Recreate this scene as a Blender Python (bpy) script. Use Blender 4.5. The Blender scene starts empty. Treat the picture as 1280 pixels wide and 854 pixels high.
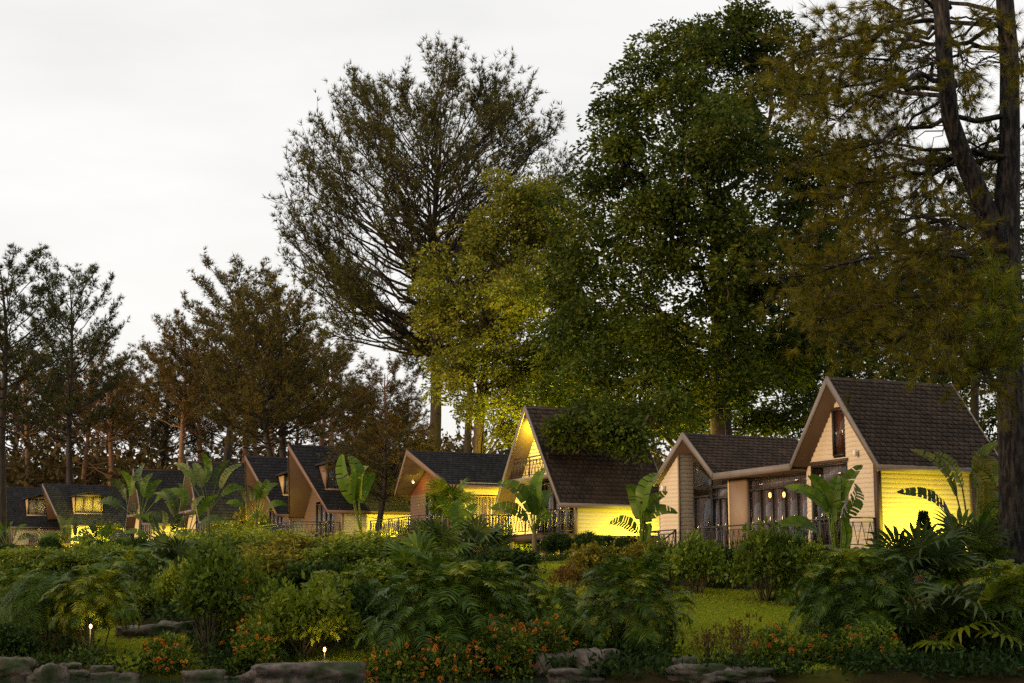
import bpy, math, random
import numpy as np
from mathutils import Vector, Matrix
R = math.radians
SC = bpy.context.scene
COL = SC.collection

# ------------------------------------------------------------------ camera
FPX, CX, CY = 2000.0, 640.0, 427.0
PITCH = math.atan(315 / FPX)
EYE = Vector((0, 0, 1.6))
cd = bpy.data.cameras.new('camera'); cam = bpy.data.objects.new('camera', cd); COL.objects.link(cam)
cam.location = EYE; cam.rotation_euler = (R(90) + PITCH, 0, 0)
cd.sensor_width = 36; cd.lens = 36 * FPX / 1280; cd.clip_end = 6000; cd.clip_start = 0.1
SC.camera = cam

# ------------------------------------------------------------------ world, sun, exposure
SUN_AZ = math.atan2(-0.86, -0.50); SUN_EL = R(7)
w = bpy.data.worlds.new('World'); SC.world = w; w.use_nodes = True
nt = w.node_tree; N = nt.nodes; LK = nt.links
bg = N['Background']; bg.inputs['Strength'].default_value = 0.1
sky = N.new('ShaderNodeTexSky'); sky.sky_type = 'NISHITA'; sky.sun_disc = False
sky.sun_elevation = SUN_EL; sky.sun_rotation = SUN_AZ; sky.air_density = 1.3; sky.dust_density = 2.0
tc = N.new('ShaderNodeTexCoord')
mp = N.new('ShaderNodeMapping'); mp.inputs['Scale'].default_value = (1.2, 1.2, 4.5)
nz = N.new('ShaderNodeTexNoise'); nz.inputs['Scale'].default_value = 2.2; nz.inputs['Detail'].default_value = 6; nz.inputs['Roughness'].default_value = .55
rp = N.new('ShaderNodeValToRGB'); rp.color_ramp.elements[0].position = .25; rp.color_ramp.elements[0].color = (.70, .70, .70, 1)
rp.color_ramp.elements[1].position = .75; rp.color_ramp.elements[1].color = (.92, .92, .92, 1)
mx = N.new('ShaderNodeMix'); mx.data_type = 'RGBA'
mx.inputs['B'].default_value = (9.9, 9.7, 9.55, 1)          # thin even cloud sheet over the low-sun sky
LK.new(tc.outputs['Generated'], mp.inputs['Vector']); LK.new(mp.outputs['Vector'], nz.inputs['Vector'])
LK.new(nz.outputs['Fac'], rp.inputs['Fac']); LK.new(rp.outputs['Color'], mx.inputs['Factor'])
LK.new(sky.outputs['Color'], mx.inputs['A']); LK.new(mx.outputs['Result'], bg.inputs['Color'])
sl = bpy.data.lights.new('sun', 'SUN'); sl.energy = 3.0; sl.angle = R(10); sl.color = (1, .65, .36)
so = bpy.data.objects.new('sun', sl); COL.objects.link(so)
sd = Vector((math.cos(SUN_EL) * math.sin(SUN_AZ), math.cos(SUN_EL) * math.cos(SUN_AZ), math.sin(SUN_EL)))
so.rotation_euler = sd.to_track_quat('Z', 'Y').to_euler(); so.location = (-40, -30, 30)
SC.view_settings.view_transform = 'Standard'; SC.view_settings.look = 'None'
SC.view_settings.exposure = 0.22; SC.view_settings.gamma = 1.0
SC.render.engine = 'CYCLES'
cy = SC.cycles; cy.use_denoising = False; cy.max_bounces = 5; cy.diffuse_bounces = 3; cy.glossy_bounces = 3
cy.transmission_bounces = 4; cy.transparent_max_bounces = 10; cy.caustics_reflective = False; cy.caustics_refractive = False
cy.sample_clamp_indirect = 4.0; cy.sample_clamp_direct = 10.0

# ------------------------------------------------------------------ geometry helpers
def ray(x, y):
    a = (x - CX) / FPX; b = -(y - CY) / FPX
    c, s = math.cos(PITCH), math.sin(PITCH)
    return Vector((a, c - b * s, s + b * c))
def at(x, y, Y):
    r = ray(x, y); return EYE + r * (Y / r.y)
def hz(Y):
    """height of the ground along the view direction"""
    pts = [(-400, .6), (8, .5), (12, -.35), (30.2, -.35), (31.4, .12), (34, .45), (50, 2.45), (160, 5.75), (215, 10), (320, 24), (600, 40), (4000, 60)]
    return float(np.interp(Y, [p[0] for p in pts], [p[1] for p in pts]))
def gz(X, Y):
    k = max(0., min(1., (X - .3) / 2.2)); z = hz(Y + 2.0 * k * max(0., min(1., (40 - Y) / 8)) if 20 < Y < 40 else Y)
    if Y > 31.5: z += .10 * math.sin(X * .45 + Y * .3) * min(1, (Y - 31) / 4) * (1 if Y < 48 else .5)
    if Y > 170: z += min(1, (Y - 170) / 120) * (9 * math.exp(-((X + 8) / 30) ** 2) - 5 + 2.5 * math.sin(X * .06) + 1.5 * math.sin(X * .13 + 1))
    return z
def on_ground(x, y):
    """where the view ray through a pixel meets the ground (used once, to read positions off the photo)"""
    r = ray(x, y); Y = 29.0
    while Y < 400:
        p = EYE + r * (Y / r.y)
        if p.z <= gz(p.x, Y): return Vector((p.x, Y, gz(p.x, Y)))
        Y += .1
    return Vector((p.x, 60, gz(p.x, 60)))
def gx(x, Y):
    X = at(x, 742, Y).x; return Vector((X, Y, gz(X, Y)))

def lawn_mask(X, Y):
    k = FPX / Y; x = CX + X * k * 1.0; wob = .9 * math.sin(X * 1.7 + Y) + .7 * math.sin(Y * 1.3 - X * .8); m = 0
    for (x0, x1, y0, y1) in ((835, 1015, 30.1, 44), (665, 735, 34, 60), (130, 245, 31.8, 36.5), (395, 470, 30, 33), (60, 235, 52, 70), (735, 830, 50, 60)):
        u0 = X - (x0 - CX) / k; u1 = (x1 - CX) / k - X; m = max(m, min(u0 * 1.2 + .5, u1 * 1.2 + .5, (Y - y0) + .5, (y1 - Y) + .5) + .25 * wob)
    return max(0., min(1., m))
class MB:
    def __init__(s): s.v = []; s.f = []; s.n = 0; s.t = []
    def add(s, v, f, tone=None):
        v = np.asarray(v, float).reshape(-1, 3); f = np.asarray(f, int)
        if len(v) == 0: return
        s.v.append(v); s.f.append(f + s.n); s.n += len(v)
        s.t.append(np.full(len(v), .5) if tone is None else np.broadcast_to(np.asarray(tone, float), (len(v),)))
    def box(s, a, b, tone=None):
        (x0, y0, z0), (x1, y1, z1) = a, b
        v = [(x0, y0, z0), (x1, y0, z0), (x1, y1, z0), (x0, y1, z0), (x0, y0, z1), (x1, y0, z1), (x1, y1, z1), (x0, y1, z1)]
        s.add(v, [(0, 3, 2, 1), (4, 5, 6, 7), (0, 1, 5, 4), (1, 2, 6, 5), (2, 3, 7, 6), (3, 0, 4, 7)], tone)
    def prism(s, poly, d, tone=None):
        """planar polygon (list of 3-vectors) pushed along d"""
        n = len(poly); p = np.array([tuple(q) for q in poly], float); q = p + np.array(tuple(d), float)
        base = s.n
        s.v += [p, q]; s.t += [np.full(n, .5 if tone is None else tone)] * 2; s.n += 2 * n
        for i in range(n):
            j = (i + 1) % n; s.f.append(np.array([(base + i, base + j, base + n + j, base + n + i)]))
        for off, rev in ((0, True), (n, False)):
            idx = list(range(n)); idx = idx[::-1] if rev else idx
            s.f.append(np.array([[base + off + k for k in idx]]))
    def bar(s, a, b, r, sides=4, r2=None):
        s.tube([a, b], [r, r if r2 is None else r2], sides)
    def tube(s, pts, rad, sides=6, cap=True, tone=None):
        p = np.array([tuple(q) for q in pts], float); n = len(p)
        t = np.gradient(p, axis=0); t /= np.linalg.norm(t, axis=1)[:, None] + 1e-9
        ref = np.array([0, 0, 1.]) if abs(t[0][2]) < .9 else np.array([1., 0, 0])
        rings = []
        for i in range(n):
            u = np.cross(t[i], ref); u /= np.linalg.norm(u) + 1e-9; vv = np.cross(t[i], u); ref = np.cross(u, t[i]) * 1.0
            a = np.arange(sides) * 2 * math.pi / sides + (math.pi / 4 if sides == 4 else 0)
            rings.append(p[i] + rad[i] * (np.cos(a)[:, None] * u + np.sin(a)[:, None] * vv))
        f = []
        for i in range(n - 1):
            for k in range(sides):
                k2 = (k + 1) % sides
                f.append((i * sides + k, i * sides + k2, (i + 1) * sides + k2, (i + 1) * sides + k))
        base = s.n
        s.add(np.concatenate(rings), f, tone)
        if cap:
            s.f.append(np.array([[base + k for k in range(sides)][::-1]])); s.f.append(np.array([[base + (n - 1) * sides + k for k in range(sides)]]))
    def mesh(s, name, mat, smooth=False):
        me = bpy.data.meshes.new(name)
        v = np.concatenate(s.v); me.vertices.add(len(v)); me.vertices.foreach_set('co', v.astype(np.float32).ravel())
        tot = [np.full(len(f), f.shape[1]) for f in s.f]; tot = np.concatenate(tot)
        li = np.concatenate([f.ravel() for f in s.f])
        me.loops.add(len(li)); me.loops.foreach_set('vertex_index', li.astype(np.int32))
        me.polygons.add(len(tot)); st = np.concatenate([[0], np.cumsum(tot)[:-1]])
        me.polygons.foreach_set('loop_start', st.astype(np.int32))
        if smooth: me.polygons.foreach_set('use_smooth', np.ones(len(tot), bool))
        at_ = me.attributes.new('tone', 'FLOAT', 'POINT'); at_.data.foreach_set('value', np.concatenate(s.t).astype(np.float32))
        me.update(calc_edges=True)
        me.materials.append(M[mat] if isinstance(mat, str) else mat)
        return me
    def build(s, name, mat, parent=None, smooth=False, loc=None):
        o = bpy.data.objects.new(name, s.mesh(name, mat, smooth)); COL.objects.link(o)
        if parent is not None: o.parent = parent
        if loc is not None: o.location = loc
        return o
def tag(o, label=None, cat=None, group=None, kind=None):
    for k, val in (('label', label), ('category', cat), ('group', group), ('kind', kind)):
        if val is not None: o[k] = val
    return o
def empty(name, loc, rz=0, sc=1):
    o = bpy.data.objects.new(name, None); COL.objects.link(o); o.location = loc; o.rotation_euler = (0, 0, rz)
    o.scale = (sc, sc, sc) if not hasattr(sc, '__len__') else sc
    o.empty_display_size = .2
    return o
def link(name, me, parent=None, loc=None, rot=None, sc=None):
    o = bpy.data.objects.new(name, me); COL.objects.link(o)
    if parent is not None: o.parent = parent
    if loc is not None: o.location = loc
    if rot is not None: o.rotation_euler = rot
    if sc is not None: o.scale = (sc, sc, sc) if not hasattr(sc, '__len__') else sc
    return o
def unit(a): return a / (np.linalg.norm(a, axis=-1, keepdims=True) + 1e-9)
def leaves(mb, pos, axis, L, W, rng, fold=.15, tone=None):
    """one folded diamond leaf for each position"""
    n = len(pos)
    if n == 0: return
    a = unit(axis); r = rng.normal(size=(n, 3)); b = unit(np.cross(a, r)); c = np.cross(a, b)
    L = L * rng.uniform(.7, 1.25, (n, 1)); W = W * rng.uniform(.75, 1.2, (n, 1))
    v = np.stack([pos, pos + a * L * .45 + b * W * .5 + c * W * fold, pos + a * L, pos + a * L * .45 - b * W * .5 + c * W * fold], 1)
    f = np.arange(n * 4).reshape(n, 4)
    t = rng.uniform(0, 1, n) if tone is None else tone
    mb.add(v.reshape(-1, 3), f, np.repeat(t, 4))
def needles(mb, pos, d, L, W, K, spread, rng, tone=None):
    """brush tufts of K needles round direction d"""
    n = len(pos)
    d = unit(np.repeat(d, K, 0) + rng.normal(size=(n * K, 3)) * spread)
    p = np.repeat(pos, K, 0) + d * .02
    L = L * rng.uniform(.65, 1.15, (n * K, 1))
    s = unit(np.cross(d, rng.normal(size=(n * K, 3)))) * W * .5
    v = np.stack([p - s, p + s, p + d * L], 1)
    t = rng.uniform(0, 1, n) if tone is None else tone
    mb.add(v.reshape(-1, 3), np.arange(n * K * 3).reshape(-1, 3), np.repeat(t, K * 3))

# ------------------------------------------------------------------ materials
M = {}
def newmat(name):
    m = bpy.data.materials.new(name); m.use_nodes = True; M[name] = m
    return m, m.node_tree.nodes, m.node_tree.links, m.node_tree.nodes['Principled BSDF']
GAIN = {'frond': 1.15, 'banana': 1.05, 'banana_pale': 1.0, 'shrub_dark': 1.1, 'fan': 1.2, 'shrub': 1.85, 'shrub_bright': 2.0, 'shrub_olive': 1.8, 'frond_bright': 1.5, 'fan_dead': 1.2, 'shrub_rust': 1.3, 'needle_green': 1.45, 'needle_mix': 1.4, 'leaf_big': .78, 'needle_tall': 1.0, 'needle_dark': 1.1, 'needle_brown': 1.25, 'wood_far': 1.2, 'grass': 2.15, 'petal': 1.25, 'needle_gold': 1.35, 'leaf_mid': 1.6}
def leafmat(name, c0, c1, c2, trans=.3, rough=.6, spec=.10):
    gn = GAIN.get(name, 1.75)
    m, n, l, b = newmat(name)
    a = n.new('ShaderNodeAttribute'); a.attribute_name = 'tone'
    r = n.new('ShaderNodeValToRGB'); e = r.color_ramp.elements
    e[0].color = (*c0, 1); e[1].color = (*c2, 1); q = e.new(.55); q.color = (*c1, 1)
    oi = n.new('ShaderNodeObjectInfo'); hs = n.new('ShaderNodeHueSaturation')
    mr = n.new('ShaderNodeMapRange'); mr.inputs['To Min'].default_value = .82 * gn; mr.inputs['To Max'].default_value = 1.2 * gn
    l.new(oi.outputs['Random'], mr.inputs['Value']); l.new(mr.outputs['Result'], hs.inputs['Value'])
    l.new(a.outputs['Fac'], r.inputs['Fac']); l.new(r.outputs['Color'], hs.inputs['Color'])
    if name in ('frond', 'frond_bright', 'fan', 'banana', 'shrub', 'shrub_bright'): rough, spec = .40, .16
    l.new(hs.outputs['Color'], b.inputs['Base Color']); b.inputs['Roughness'].default_value = rough; b.inputs['Specular IOR Level'].default_value = spec
    t = n.new('ShaderNodeBsdfTranslucent'); l.new(hs.outputs['Color'], t.inputs['Color'])
    mix = n.new('ShaderNodeMixShader'); mix.inputs['Fac'].default_value = trans
    l.new(b.outputs['BSDF'], mix.inputs[1]); l.new(t.outputs['BSDF'], mix.inputs[2]); l.new(mix.outputs['Shader'], n['Material Output'].inputs['Surface'])
    return m
def surf(name, c0, c1, scale=3, rough=.7, bump=0.0, stretch=(1, 1, 1), tone=0.0, spec=.3, detail=6, metal=0, coord='Object'):
    m, n, l, b = newmat(name)
    t = n.new('ShaderNodeTexCoord'); mpn = n.new('ShaderNodeMapping'); mpn.inputs['Scale'].default_value = stretch
    x = n.new('ShaderNodeTexNoise'); x.inputs['Scale'].default_value = scale; x.inputs['Detail'].default_value = detail; x.inputs['Roughness'].default_value = .62
    l.new(t.outputs[coord], mpn.inputs['Vector']); l.new(mpn.outputs['Vector'], x.inputs['Vector'])
    r = n.new('ShaderNodeValToRGB'); r.color_ramp.elements[0].color = (*c0, 1); r.color_ramp.elements[1].color = (*c1, 1)
    r.color_ramp.elements[0].position = .3; r.color_ramp.elements[1].position = .7
    l.new(x.outputs['Fac'], r.inputs['Fac']); out = r.outputs['Color']
    if tone:
        a = n.new('ShaderNodeAttribute'); a.attribute_name = 'tone'; mr = n.new('ShaderNodeMapRange')
        mr.inputs['To Min'].default_value = 1 - tone; mr.inputs['To Max'].default_value = 1 + tone
        hs = n.new('ShaderNodeHueSaturation'); l.new(a.outputs['Fac'], mr.inputs['Value']); l.new(mr.outputs['Result'], hs.inputs['Value'])
        l.new(out, hs.inputs['Color']); out = hs.outputs['Color']
    l.new(out, b.inputs['Base Color']); b.inputs['Roughness'].default_value = rough; b.inputs['Specular IOR Level'].default_value = spec; b.inputs['Metallic'].default_value = metal
    if bump:
        bp = n.new('ShaderNodeBump'); bp.inputs['Strength'].default_value = bump; bp.inputs['Distance'].default_value = .03
        l.new(x.outputs['Fac'], bp.inputs['Height']); l.new(bp.outputs['Normal'], b.inputs['Normal'])
    return m
def moss(name):
    n, l = M[name].node_tree.nodes, M[name].node_tree.links; b = n['Principled BSDF']; src = b.inputs['Base Color'].links[0].from_socket
    x = n.new('ShaderNodeTexNoise'); x.inputs['Scale'].default_value = 1.7; x.inputs['Detail'].default_value = 8; t = n.new('ShaderNodeTexCoord'); l.new(t.outputs['Object'], x.inputs['Vector'])
    r = n.new('ShaderNodeValToRGB'); r.color_ramp.elements[0].position = .50; r.color_ramp.elements[1].position = .62; l.new(x.outputs['Fac'], r.inputs['Fac'])
    mxn = n.new('ShaderNodeMix'); mxn.data_type = 'RGBA'; mxn.inputs['B'].default_value = (.030, .040, .010, 1)
    l.new(r.outputs['Color'], mxn.inputs['Factor']); l.new(src, mxn.inputs['A']); l.new(mxn.outputs['Result'], b.inputs['Base Color'])
def emit(name, col, s):
    m, n, l, b = newmat(name); b.inputs['Base Color'].default_value = (*col, 1)
    b.inputs['Emission Color'].default_value = (*col, 1); b.inputs['Emission Strength'].default_value = s
leafmat('leaf_big', (.026, .044, .005), (.055, .080, .008), (.12, .135, .012), .28)
leafmat('leaf_mid', (.055, .062, .008), (.095, .102, .012), (.16, .155, .018), .35)
leafmat('needle_tall', (.042, .043, .011), (.070, .068, .016), (.11, .10, .022), .2)
leafmat('needle_dark', (.028, .036, .010), (.048, .054, .014), (.082, .080, .02), .2)
leafmat('needle_brown', (.060, .042, .010), (.10, .068, .014), (.15, .10, .02), .25)
leafmat('needle_mix', (.045, .040, .010), (.078, .062, .014), (.12, .092, .02), .2)
leafmat('needle_gold', (.045, .044, .006), (.10, .092, .008), (.20, .175, .012), .35)
leafmat('needle_green', (.06, .08, .006), (.11, .135, .010), (.18, .20, .016), .35)
leafmat('wood_far', (.05, .038, .012), (.08, .058, .016), (.11, .076, .02), .2)
leafmat('shrub', (.030, .052, .005), (.065, .092, .008), (.14, .155, .013), .3)
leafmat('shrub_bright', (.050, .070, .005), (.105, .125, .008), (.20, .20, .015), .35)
leafmat('shrub_dark', (.014, .032, .006), (.028, .054, .009), (.055, .088, .013), .2)
leafmat('shrub_olive', (.055, .052, .006), (.10, .090, .010), (.17, .14, .015), .3)
leafmat('shrub_rust', (.085, .042, .010), (.12, .07, .012), (.15, .11, .018), .3)
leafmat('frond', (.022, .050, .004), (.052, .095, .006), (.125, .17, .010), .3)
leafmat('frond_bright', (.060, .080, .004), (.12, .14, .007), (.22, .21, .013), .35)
leafmat('fan', (.022, .040, .012), (.042, .066, .017), (.08, .105, .026), .25)
leafmat('fan_dead', (.12, .055, .018), (.18, .085, .022), (.22, .12, .032), .25)
leafmat('banana', (.040, .085, .006), (.075, .13, .011), (.13, .185, .018), .4)
leafmat('banana_pale', (.10, .13, .035), (.15, .18, .05), (.20, .22, .075), .4)
leafmat('grass', (.075, .10, .006), (.125, .15, .008), (.20, .205, .012), .3)
leafmat('petal', (.36, .07, .012), (.62, .19, .02), (.66, .36, .06), .3)
surf('bark', (.022, .016, .012), (.085, .058, .042), 5, .9, 1.0, (1, 1, .22))
surf('bark_dark', (.012, .010, .009), (.045, .034, .028), 5, .9, 1.0, (1, 1, .22))
surf('bark_orange', (.10, .055, .030), (.22, .12, .065), 4, .9, .9, (1, 1, .25))
surf('bark_near', (.006, .005, .005), (.055, .046, .038), 11, .95, 1.0, (1, 1, .22)); _e = [q for q in M['bark_near'].node_tree.nodes if q.type == 'VALTORGB'][0].color_ramp.elements; _e[0].position = .44; _e[1].position = .64
surf('stem', (.05, .045, .02), (.11, .09, .04), 8, .8, .4)
surf('trunk_palm', (.10, .045, .022), (.2, .09, .045), 9, .9, .8, (1, 1, 2))
surf('soil', (.016, .013, .006), (.045, .034, .014), 1.4, 1.0, .9, detail=9, spec=0)
def soil_lawn():
    n, l = M['soil'].node_tree.nodes, M['soil'].node_tree.links; b = n['Principled BSDF']; src = b.inputs['Base Color'].links[0].from_socket
    a = n.new('ShaderNodeAttribute'); a.attribute_name = 'tone'; mxn = n.new('ShaderNodeMix'); mxn.data_type = 'RGBA'; mxn.inputs['B'].default_value = (.14, .152, .012, 1)
    l.new(a.outputs['Fac'], mxn.inputs['Factor']); l.new(src, mxn.inputs['A']); l.new(mxn.outputs['Result'], b.inputs['Base Color'])
soil_lawn()
surf('rock', (.030, .024, .018), (.19, .145, .115), 5.5, .85, 1.0, detail=12)
moss('rock')
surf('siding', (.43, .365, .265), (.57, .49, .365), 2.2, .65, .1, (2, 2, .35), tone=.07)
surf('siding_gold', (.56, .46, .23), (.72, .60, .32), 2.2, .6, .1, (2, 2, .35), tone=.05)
surf('panel', (.20, .145, .10), (.24, .175, .12), 1.2, .6)
surf('roof_brown', (.022, .014, .009), (.055, .036, .024), 1.1, .85, .4, tone=.42, detail=9)
surf('roof_slate', (.009, .010, .012), (.027, .027, .031), 1.1, .8, .4, tone=.4, detail=9)
surf('roof_gap', (.010, .008, .007), (.018, .014, .012), 5, .9)
surf('fascia', (.13, .112, .10), (.18, .155, .14), 2, .6)
surf('fascia_red', (.14, .085, .058), (.18, .11, .075), 2, .6)
surf('trim', (.050, .034, .026), (.080, .055, .040), 3, .6)
surf('soffit', (.07, .045, .027), (.095, .06, .035), 2, .7)
surf('brownwall', (.09, .058, .04), (.12, .078, .052), 1.6, .7, .05, tone=.07)
surf('redwall', (.075, .022, .012), (.11, .032, .017), 2, .7)
surf('deckwood', (.045, .032, .024), (.085, .06, .045), 4, .8, .3, (1, 6, 1))
surf('post', (.30, .22, .14), (.38, .28, .18), 4, .7)
surf('iron', (.012, .011, .011), (.022, .020, .020), 6, .5, 0, spec=.5)
surf('frame', (.020, .015, .013), (.035, .026, .022), 4, .45, spec=.5)
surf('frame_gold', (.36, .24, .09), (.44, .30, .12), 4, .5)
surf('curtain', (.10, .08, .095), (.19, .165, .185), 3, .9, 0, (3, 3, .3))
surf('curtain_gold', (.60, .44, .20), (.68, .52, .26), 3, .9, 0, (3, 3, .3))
surf('inner', (.05, .04, .035), (.07, .055, .05), 2, .9)
surf('white', (.66, .64, .60), (.74, .72, .68), 3, .5)
surf('teal', (.02, .09, .10), (.03, .12, .13), 3, .6)
emit('globe', (1, .62, .28), 9); emit('bulb', (1, .5, .14), 2.2); emit('lens', (1, .8, .45), 25)
def glass():
    m, n, l, b = newmat('glass')
    g = n.new('ShaderNodeBsdfGlossy'); g.inputs['Roughness'].default_value = .06; t = n.new('ShaderNodeBsdfTransparent'); t.inputs['Color'].default_value = (.95, .96, .96, 1)
    lw = n.new('ShaderNodeLayerWeight'); lw.inputs['Blend'].default_value = .5; pw = n.new('ShaderNodeMath'); pw.operation = 'POWER'; pw.inputs[1].default_value = 3.5
    fr = n.new('ShaderNodeMath'); fr.operation = 'MULTIPLY_ADD'; fr.inputs[1].default_value = .75; fr.inputs[2].default_value = .05
    l.new(lw.outputs['Facing'], pw.inputs[0]); l.new(pw.outputs['Value'], fr.inputs[0])
    mix = n.new('ShaderNodeMixShader'); l.new(fr.outputs['Value'], mix.inputs['Fac']); l.new(t.outputs['BSDF'], mix.inputs[1]); l.new(g.outputs['BSDF'], mix.inputs[2])
    l.new(mix.outputs['Shader'], n['Material Output'].inputs['Surface'])
glass()
def water():
    m, n, l, b = newmat('water'); b.inputs['Base Color'].default_value = (.018, .035, .022, 1); b.inputs['Roughness'].default_value = .08; b.inputs['IOR'].default_value = 1.33
    nx = n.new('ShaderNodeTexNoise'); nx.inputs['Scale'].default_value = 3; nx.inputs['Detail'].default_value = 4; bp = n.new('ShaderNodeBump'); bp.inputs['Strength'].default_value = .25; bp.inputs['Distance'].default_value = .05
    tcn = n.new('ShaderNodeTexCoord'); l.new(tcn.outputs['Object'], nx.inputs['Vector']); l.new(nx.outputs['Fac'], bp.inputs['Height']); l.new(bp.outputs['Normal'], b.inputs['Normal'])
water()

# ------------------------------------------------------------------ ground, pond
def ground():
    xs = np.concatenate([np.linspace(-3000, -160, 14), np.arange(-150, -24, 3.0), np.arange(-24, 22, .6), np.arange(22, 151, 3.0), np.linspace(160, 3000, 14)])
    ys = np.concatenate([[-400, -100, -20, 0, 6, 10], np.arange(12, 60, .8), np.arange(60, 340, 4.0), [360, 420, 520, 800, 1500, 4000]])
    v = np.array([(x, y, gz(x, y)) for y in ys for x in xs]); nx, ny = len(xs), len(ys)
    i = np.arange(nx * ny).reshape(ny, nx)
    f = np.stack([i[:-1, :-1], i[:-1, 1:], i[1:, 1:], i[1:, :-1]], -1).reshape(-1, 4)
    mb = MB(); mb.add(v, f, [lawn_mask(q[0], q[1]) if 29 < q[1] < 75 else 0 for q in v]); o = mb.build('ground', 'soil', smooth=True); o['kind'] = 'structure'
    mb = MB(); mb.add([(-40, 9, 0), (40, 9, 0), (40, 31.2, 0), (-40, 31.2, 0)], [(0, 1, 2, 3)]); o = mb.build('pond', 'water'); o['kind'] = 'structure'
ground()
def lawn():
    rng = np.random.default_rng(5); n = 230000
    Y = 30.0 + rng.power(.75, n) * 39.3; X = rng.uniform(-.42, .40, n) * Y
    k = np.sin(X * 1.3 + 2 * np.sin(Y * .7)) * .5 + np.sin(X * .5 - Y * .9) * .5
    lm = np.array([lawn_mask(a, b) for a, b in zip(X, Y)])
    zz = np.array([gz(a, b) for a, b in zip(X, Y)]); keep = (zz > .02) & (rng.uniform(0, 1, n) < np.minimum(lm * 1.5, .8 + .2 * k))
    X, Y, k = X[keep], Y[keep], k[keep]
    z = np.array([gz(a, b) for a, b in zip(X, Y)])
    p = np.stack([X, Y, z - .01], 1); d = np.stack([rng.normal(0, .45, len(X)), rng.normal(0, .45, len(X)), np.ones(len(X))], 1)
    mb = MB(); needles(mb, p, d,   .055, .026, 2, .3, rng, tone=np.clip(.45 + .3 * k + rng.normal(0, .22, len(X)), 0, 1))
    tag(mb.build('lawn_grass', 'grass'), 'short yellow green lawn grass sloping up to the cabins', 'grass', kind='stuff')
lawn()
def leaf_litter():
    rng = np.random.default_rng(19); n = 16000; Y = 31.3 + rng.uniform(0, 1, n) * 34; X = rng.uniform(-.36, .36, n) * Y; k = np.sin(X * .8 + 3) * np.cos(Y * .6) + rng.normal(0, .6, n) > .2
    X, Y = X[k], Y[k]; n = len(X); z = np.array([gz(a, b) for a, b in zip(X, Y)]) + rng.uniform(.02, .07, n); d = rng.normal(size=(n, 3)) * np.array([1, 1, .35]); mb = MB()
    leaves(mb, np.stack([X, Y, z], 1), d, .08, .04, rng, .2); tag(mb.build('leaf_litter', 'fan_dead'), 'dry brown leaves scattered over lawn and beds', 'leaf litter', kind='stuff')
leaf_litter()
def ground_cover():
    rng = np.random.default_rng(15); n = 10500; Y = 29.3 + rng.power(.8, n) * 50; X = rng.uniform(-.36, .36, n) * Y
    lm = np.array([lawn_mask(a, b) for a, b in zip(X, Y)]); keep = lm < rng.uniform(.1, .5, n); X, Y = X[keep], Y[keep]; mb = MB(); n = len(X)
    z = np.array([gz(a, b) for a, b in zip(X, Y)]); kp = z > .0; X, Y, z = X[kp], Y[kp], z[kp]; n = len(X); h = rng.uniform(.08, .42, n) * np.where(Y > 46, .55, 1); m = 15
    p = np.repeat(np.stack([X, Y, z], 1), m, 0) + rng.normal(0, 1, (n * m, 3)) * np.array([.16, .16, 0]) + np.stack([0 * np.repeat(h, m), 0 * np.repeat(h, m), np.repeat(h, m) * rng.uniform(0, 1, n * m)], 1)
    d = rng.normal(0, .8, (n * m, 3)) + np.array([0, -.1, .6]); base = np.repeat(np.clip(.4 + .3 * np.sin(X * .9) * np.cos(Y * .7) + rng.normal(0, .22, n), 0, 1), m)
    leaves(mb, p, d, .15, .06, rng, .2, tone=np.clip(base + rng.normal(0, .12, n * m), 0, 1))
    tag(mb.build('ground_cover', 'shrub_dark'), 'low mixed ground cover plants filling the beds', 'ground cover', kind='stuff')
ground_cover()

# ------------------------------------------------------------------ cabin kit (local x runs along the ridge, y along the front, z up from the deck)
RZ = math.atan2(.41369, .91042); UU = Vector((math.cos(RZ), math.sin(RZ), 0)); VV = Vector((-math.sin(RZ), math.cos(RZ), 0))
V = Vector
_b = MB(); _b.add([(0, 0, 0), (1, 0, 0), (1, -1, 0), (0, -1, 0), (0, 0, 1), (1, 0, 1), (1, -.35, 1), (0, -.35, 1)],
                  [(0, 3, 2, 1), (4, 5, 6, 7), (0, 1, 5, 4), (1, 2, 6, 5), (2, 3, 7, 6), (3, 0, 4, 7)])
BOARD = {k: _b.mesh('siding_board', k) for k in ('siding', 'siding_gold', 'redwall', 'brownwall')}
def boards(parent, pos, rot, z0, z1, pitch, spans, mat='siding'):
    """lap boards; spans(z) gives the free stretches of the wall at that height"""
    k = 0; z = z0
    while z < z1 - .01:
        h = min(pitch, z1 - z)
        for a, b in spans(z + h * .5):
            if b - a > .05:
                c, s = math.cos(rot), math.sin(rot)
                o = link('siding_board', BOARD[mat], parent, (pos[0] + c * a, pos[1] + s * a, z), (0, 0, rot), (b - a, .028, h))
        z += pitch; k += 1
def cut(spans, holes, z):
    for (a, b, z0, z1) in holes:
        if z0 < z < z1:
            out = []
            for p, q in spans:
                if b <= p or a >= q: out.append((p, q)); continue
                if p < a: out.append((p, a))
                if b < q: out.append((b, q))
            spans = out
    return spans
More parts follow.
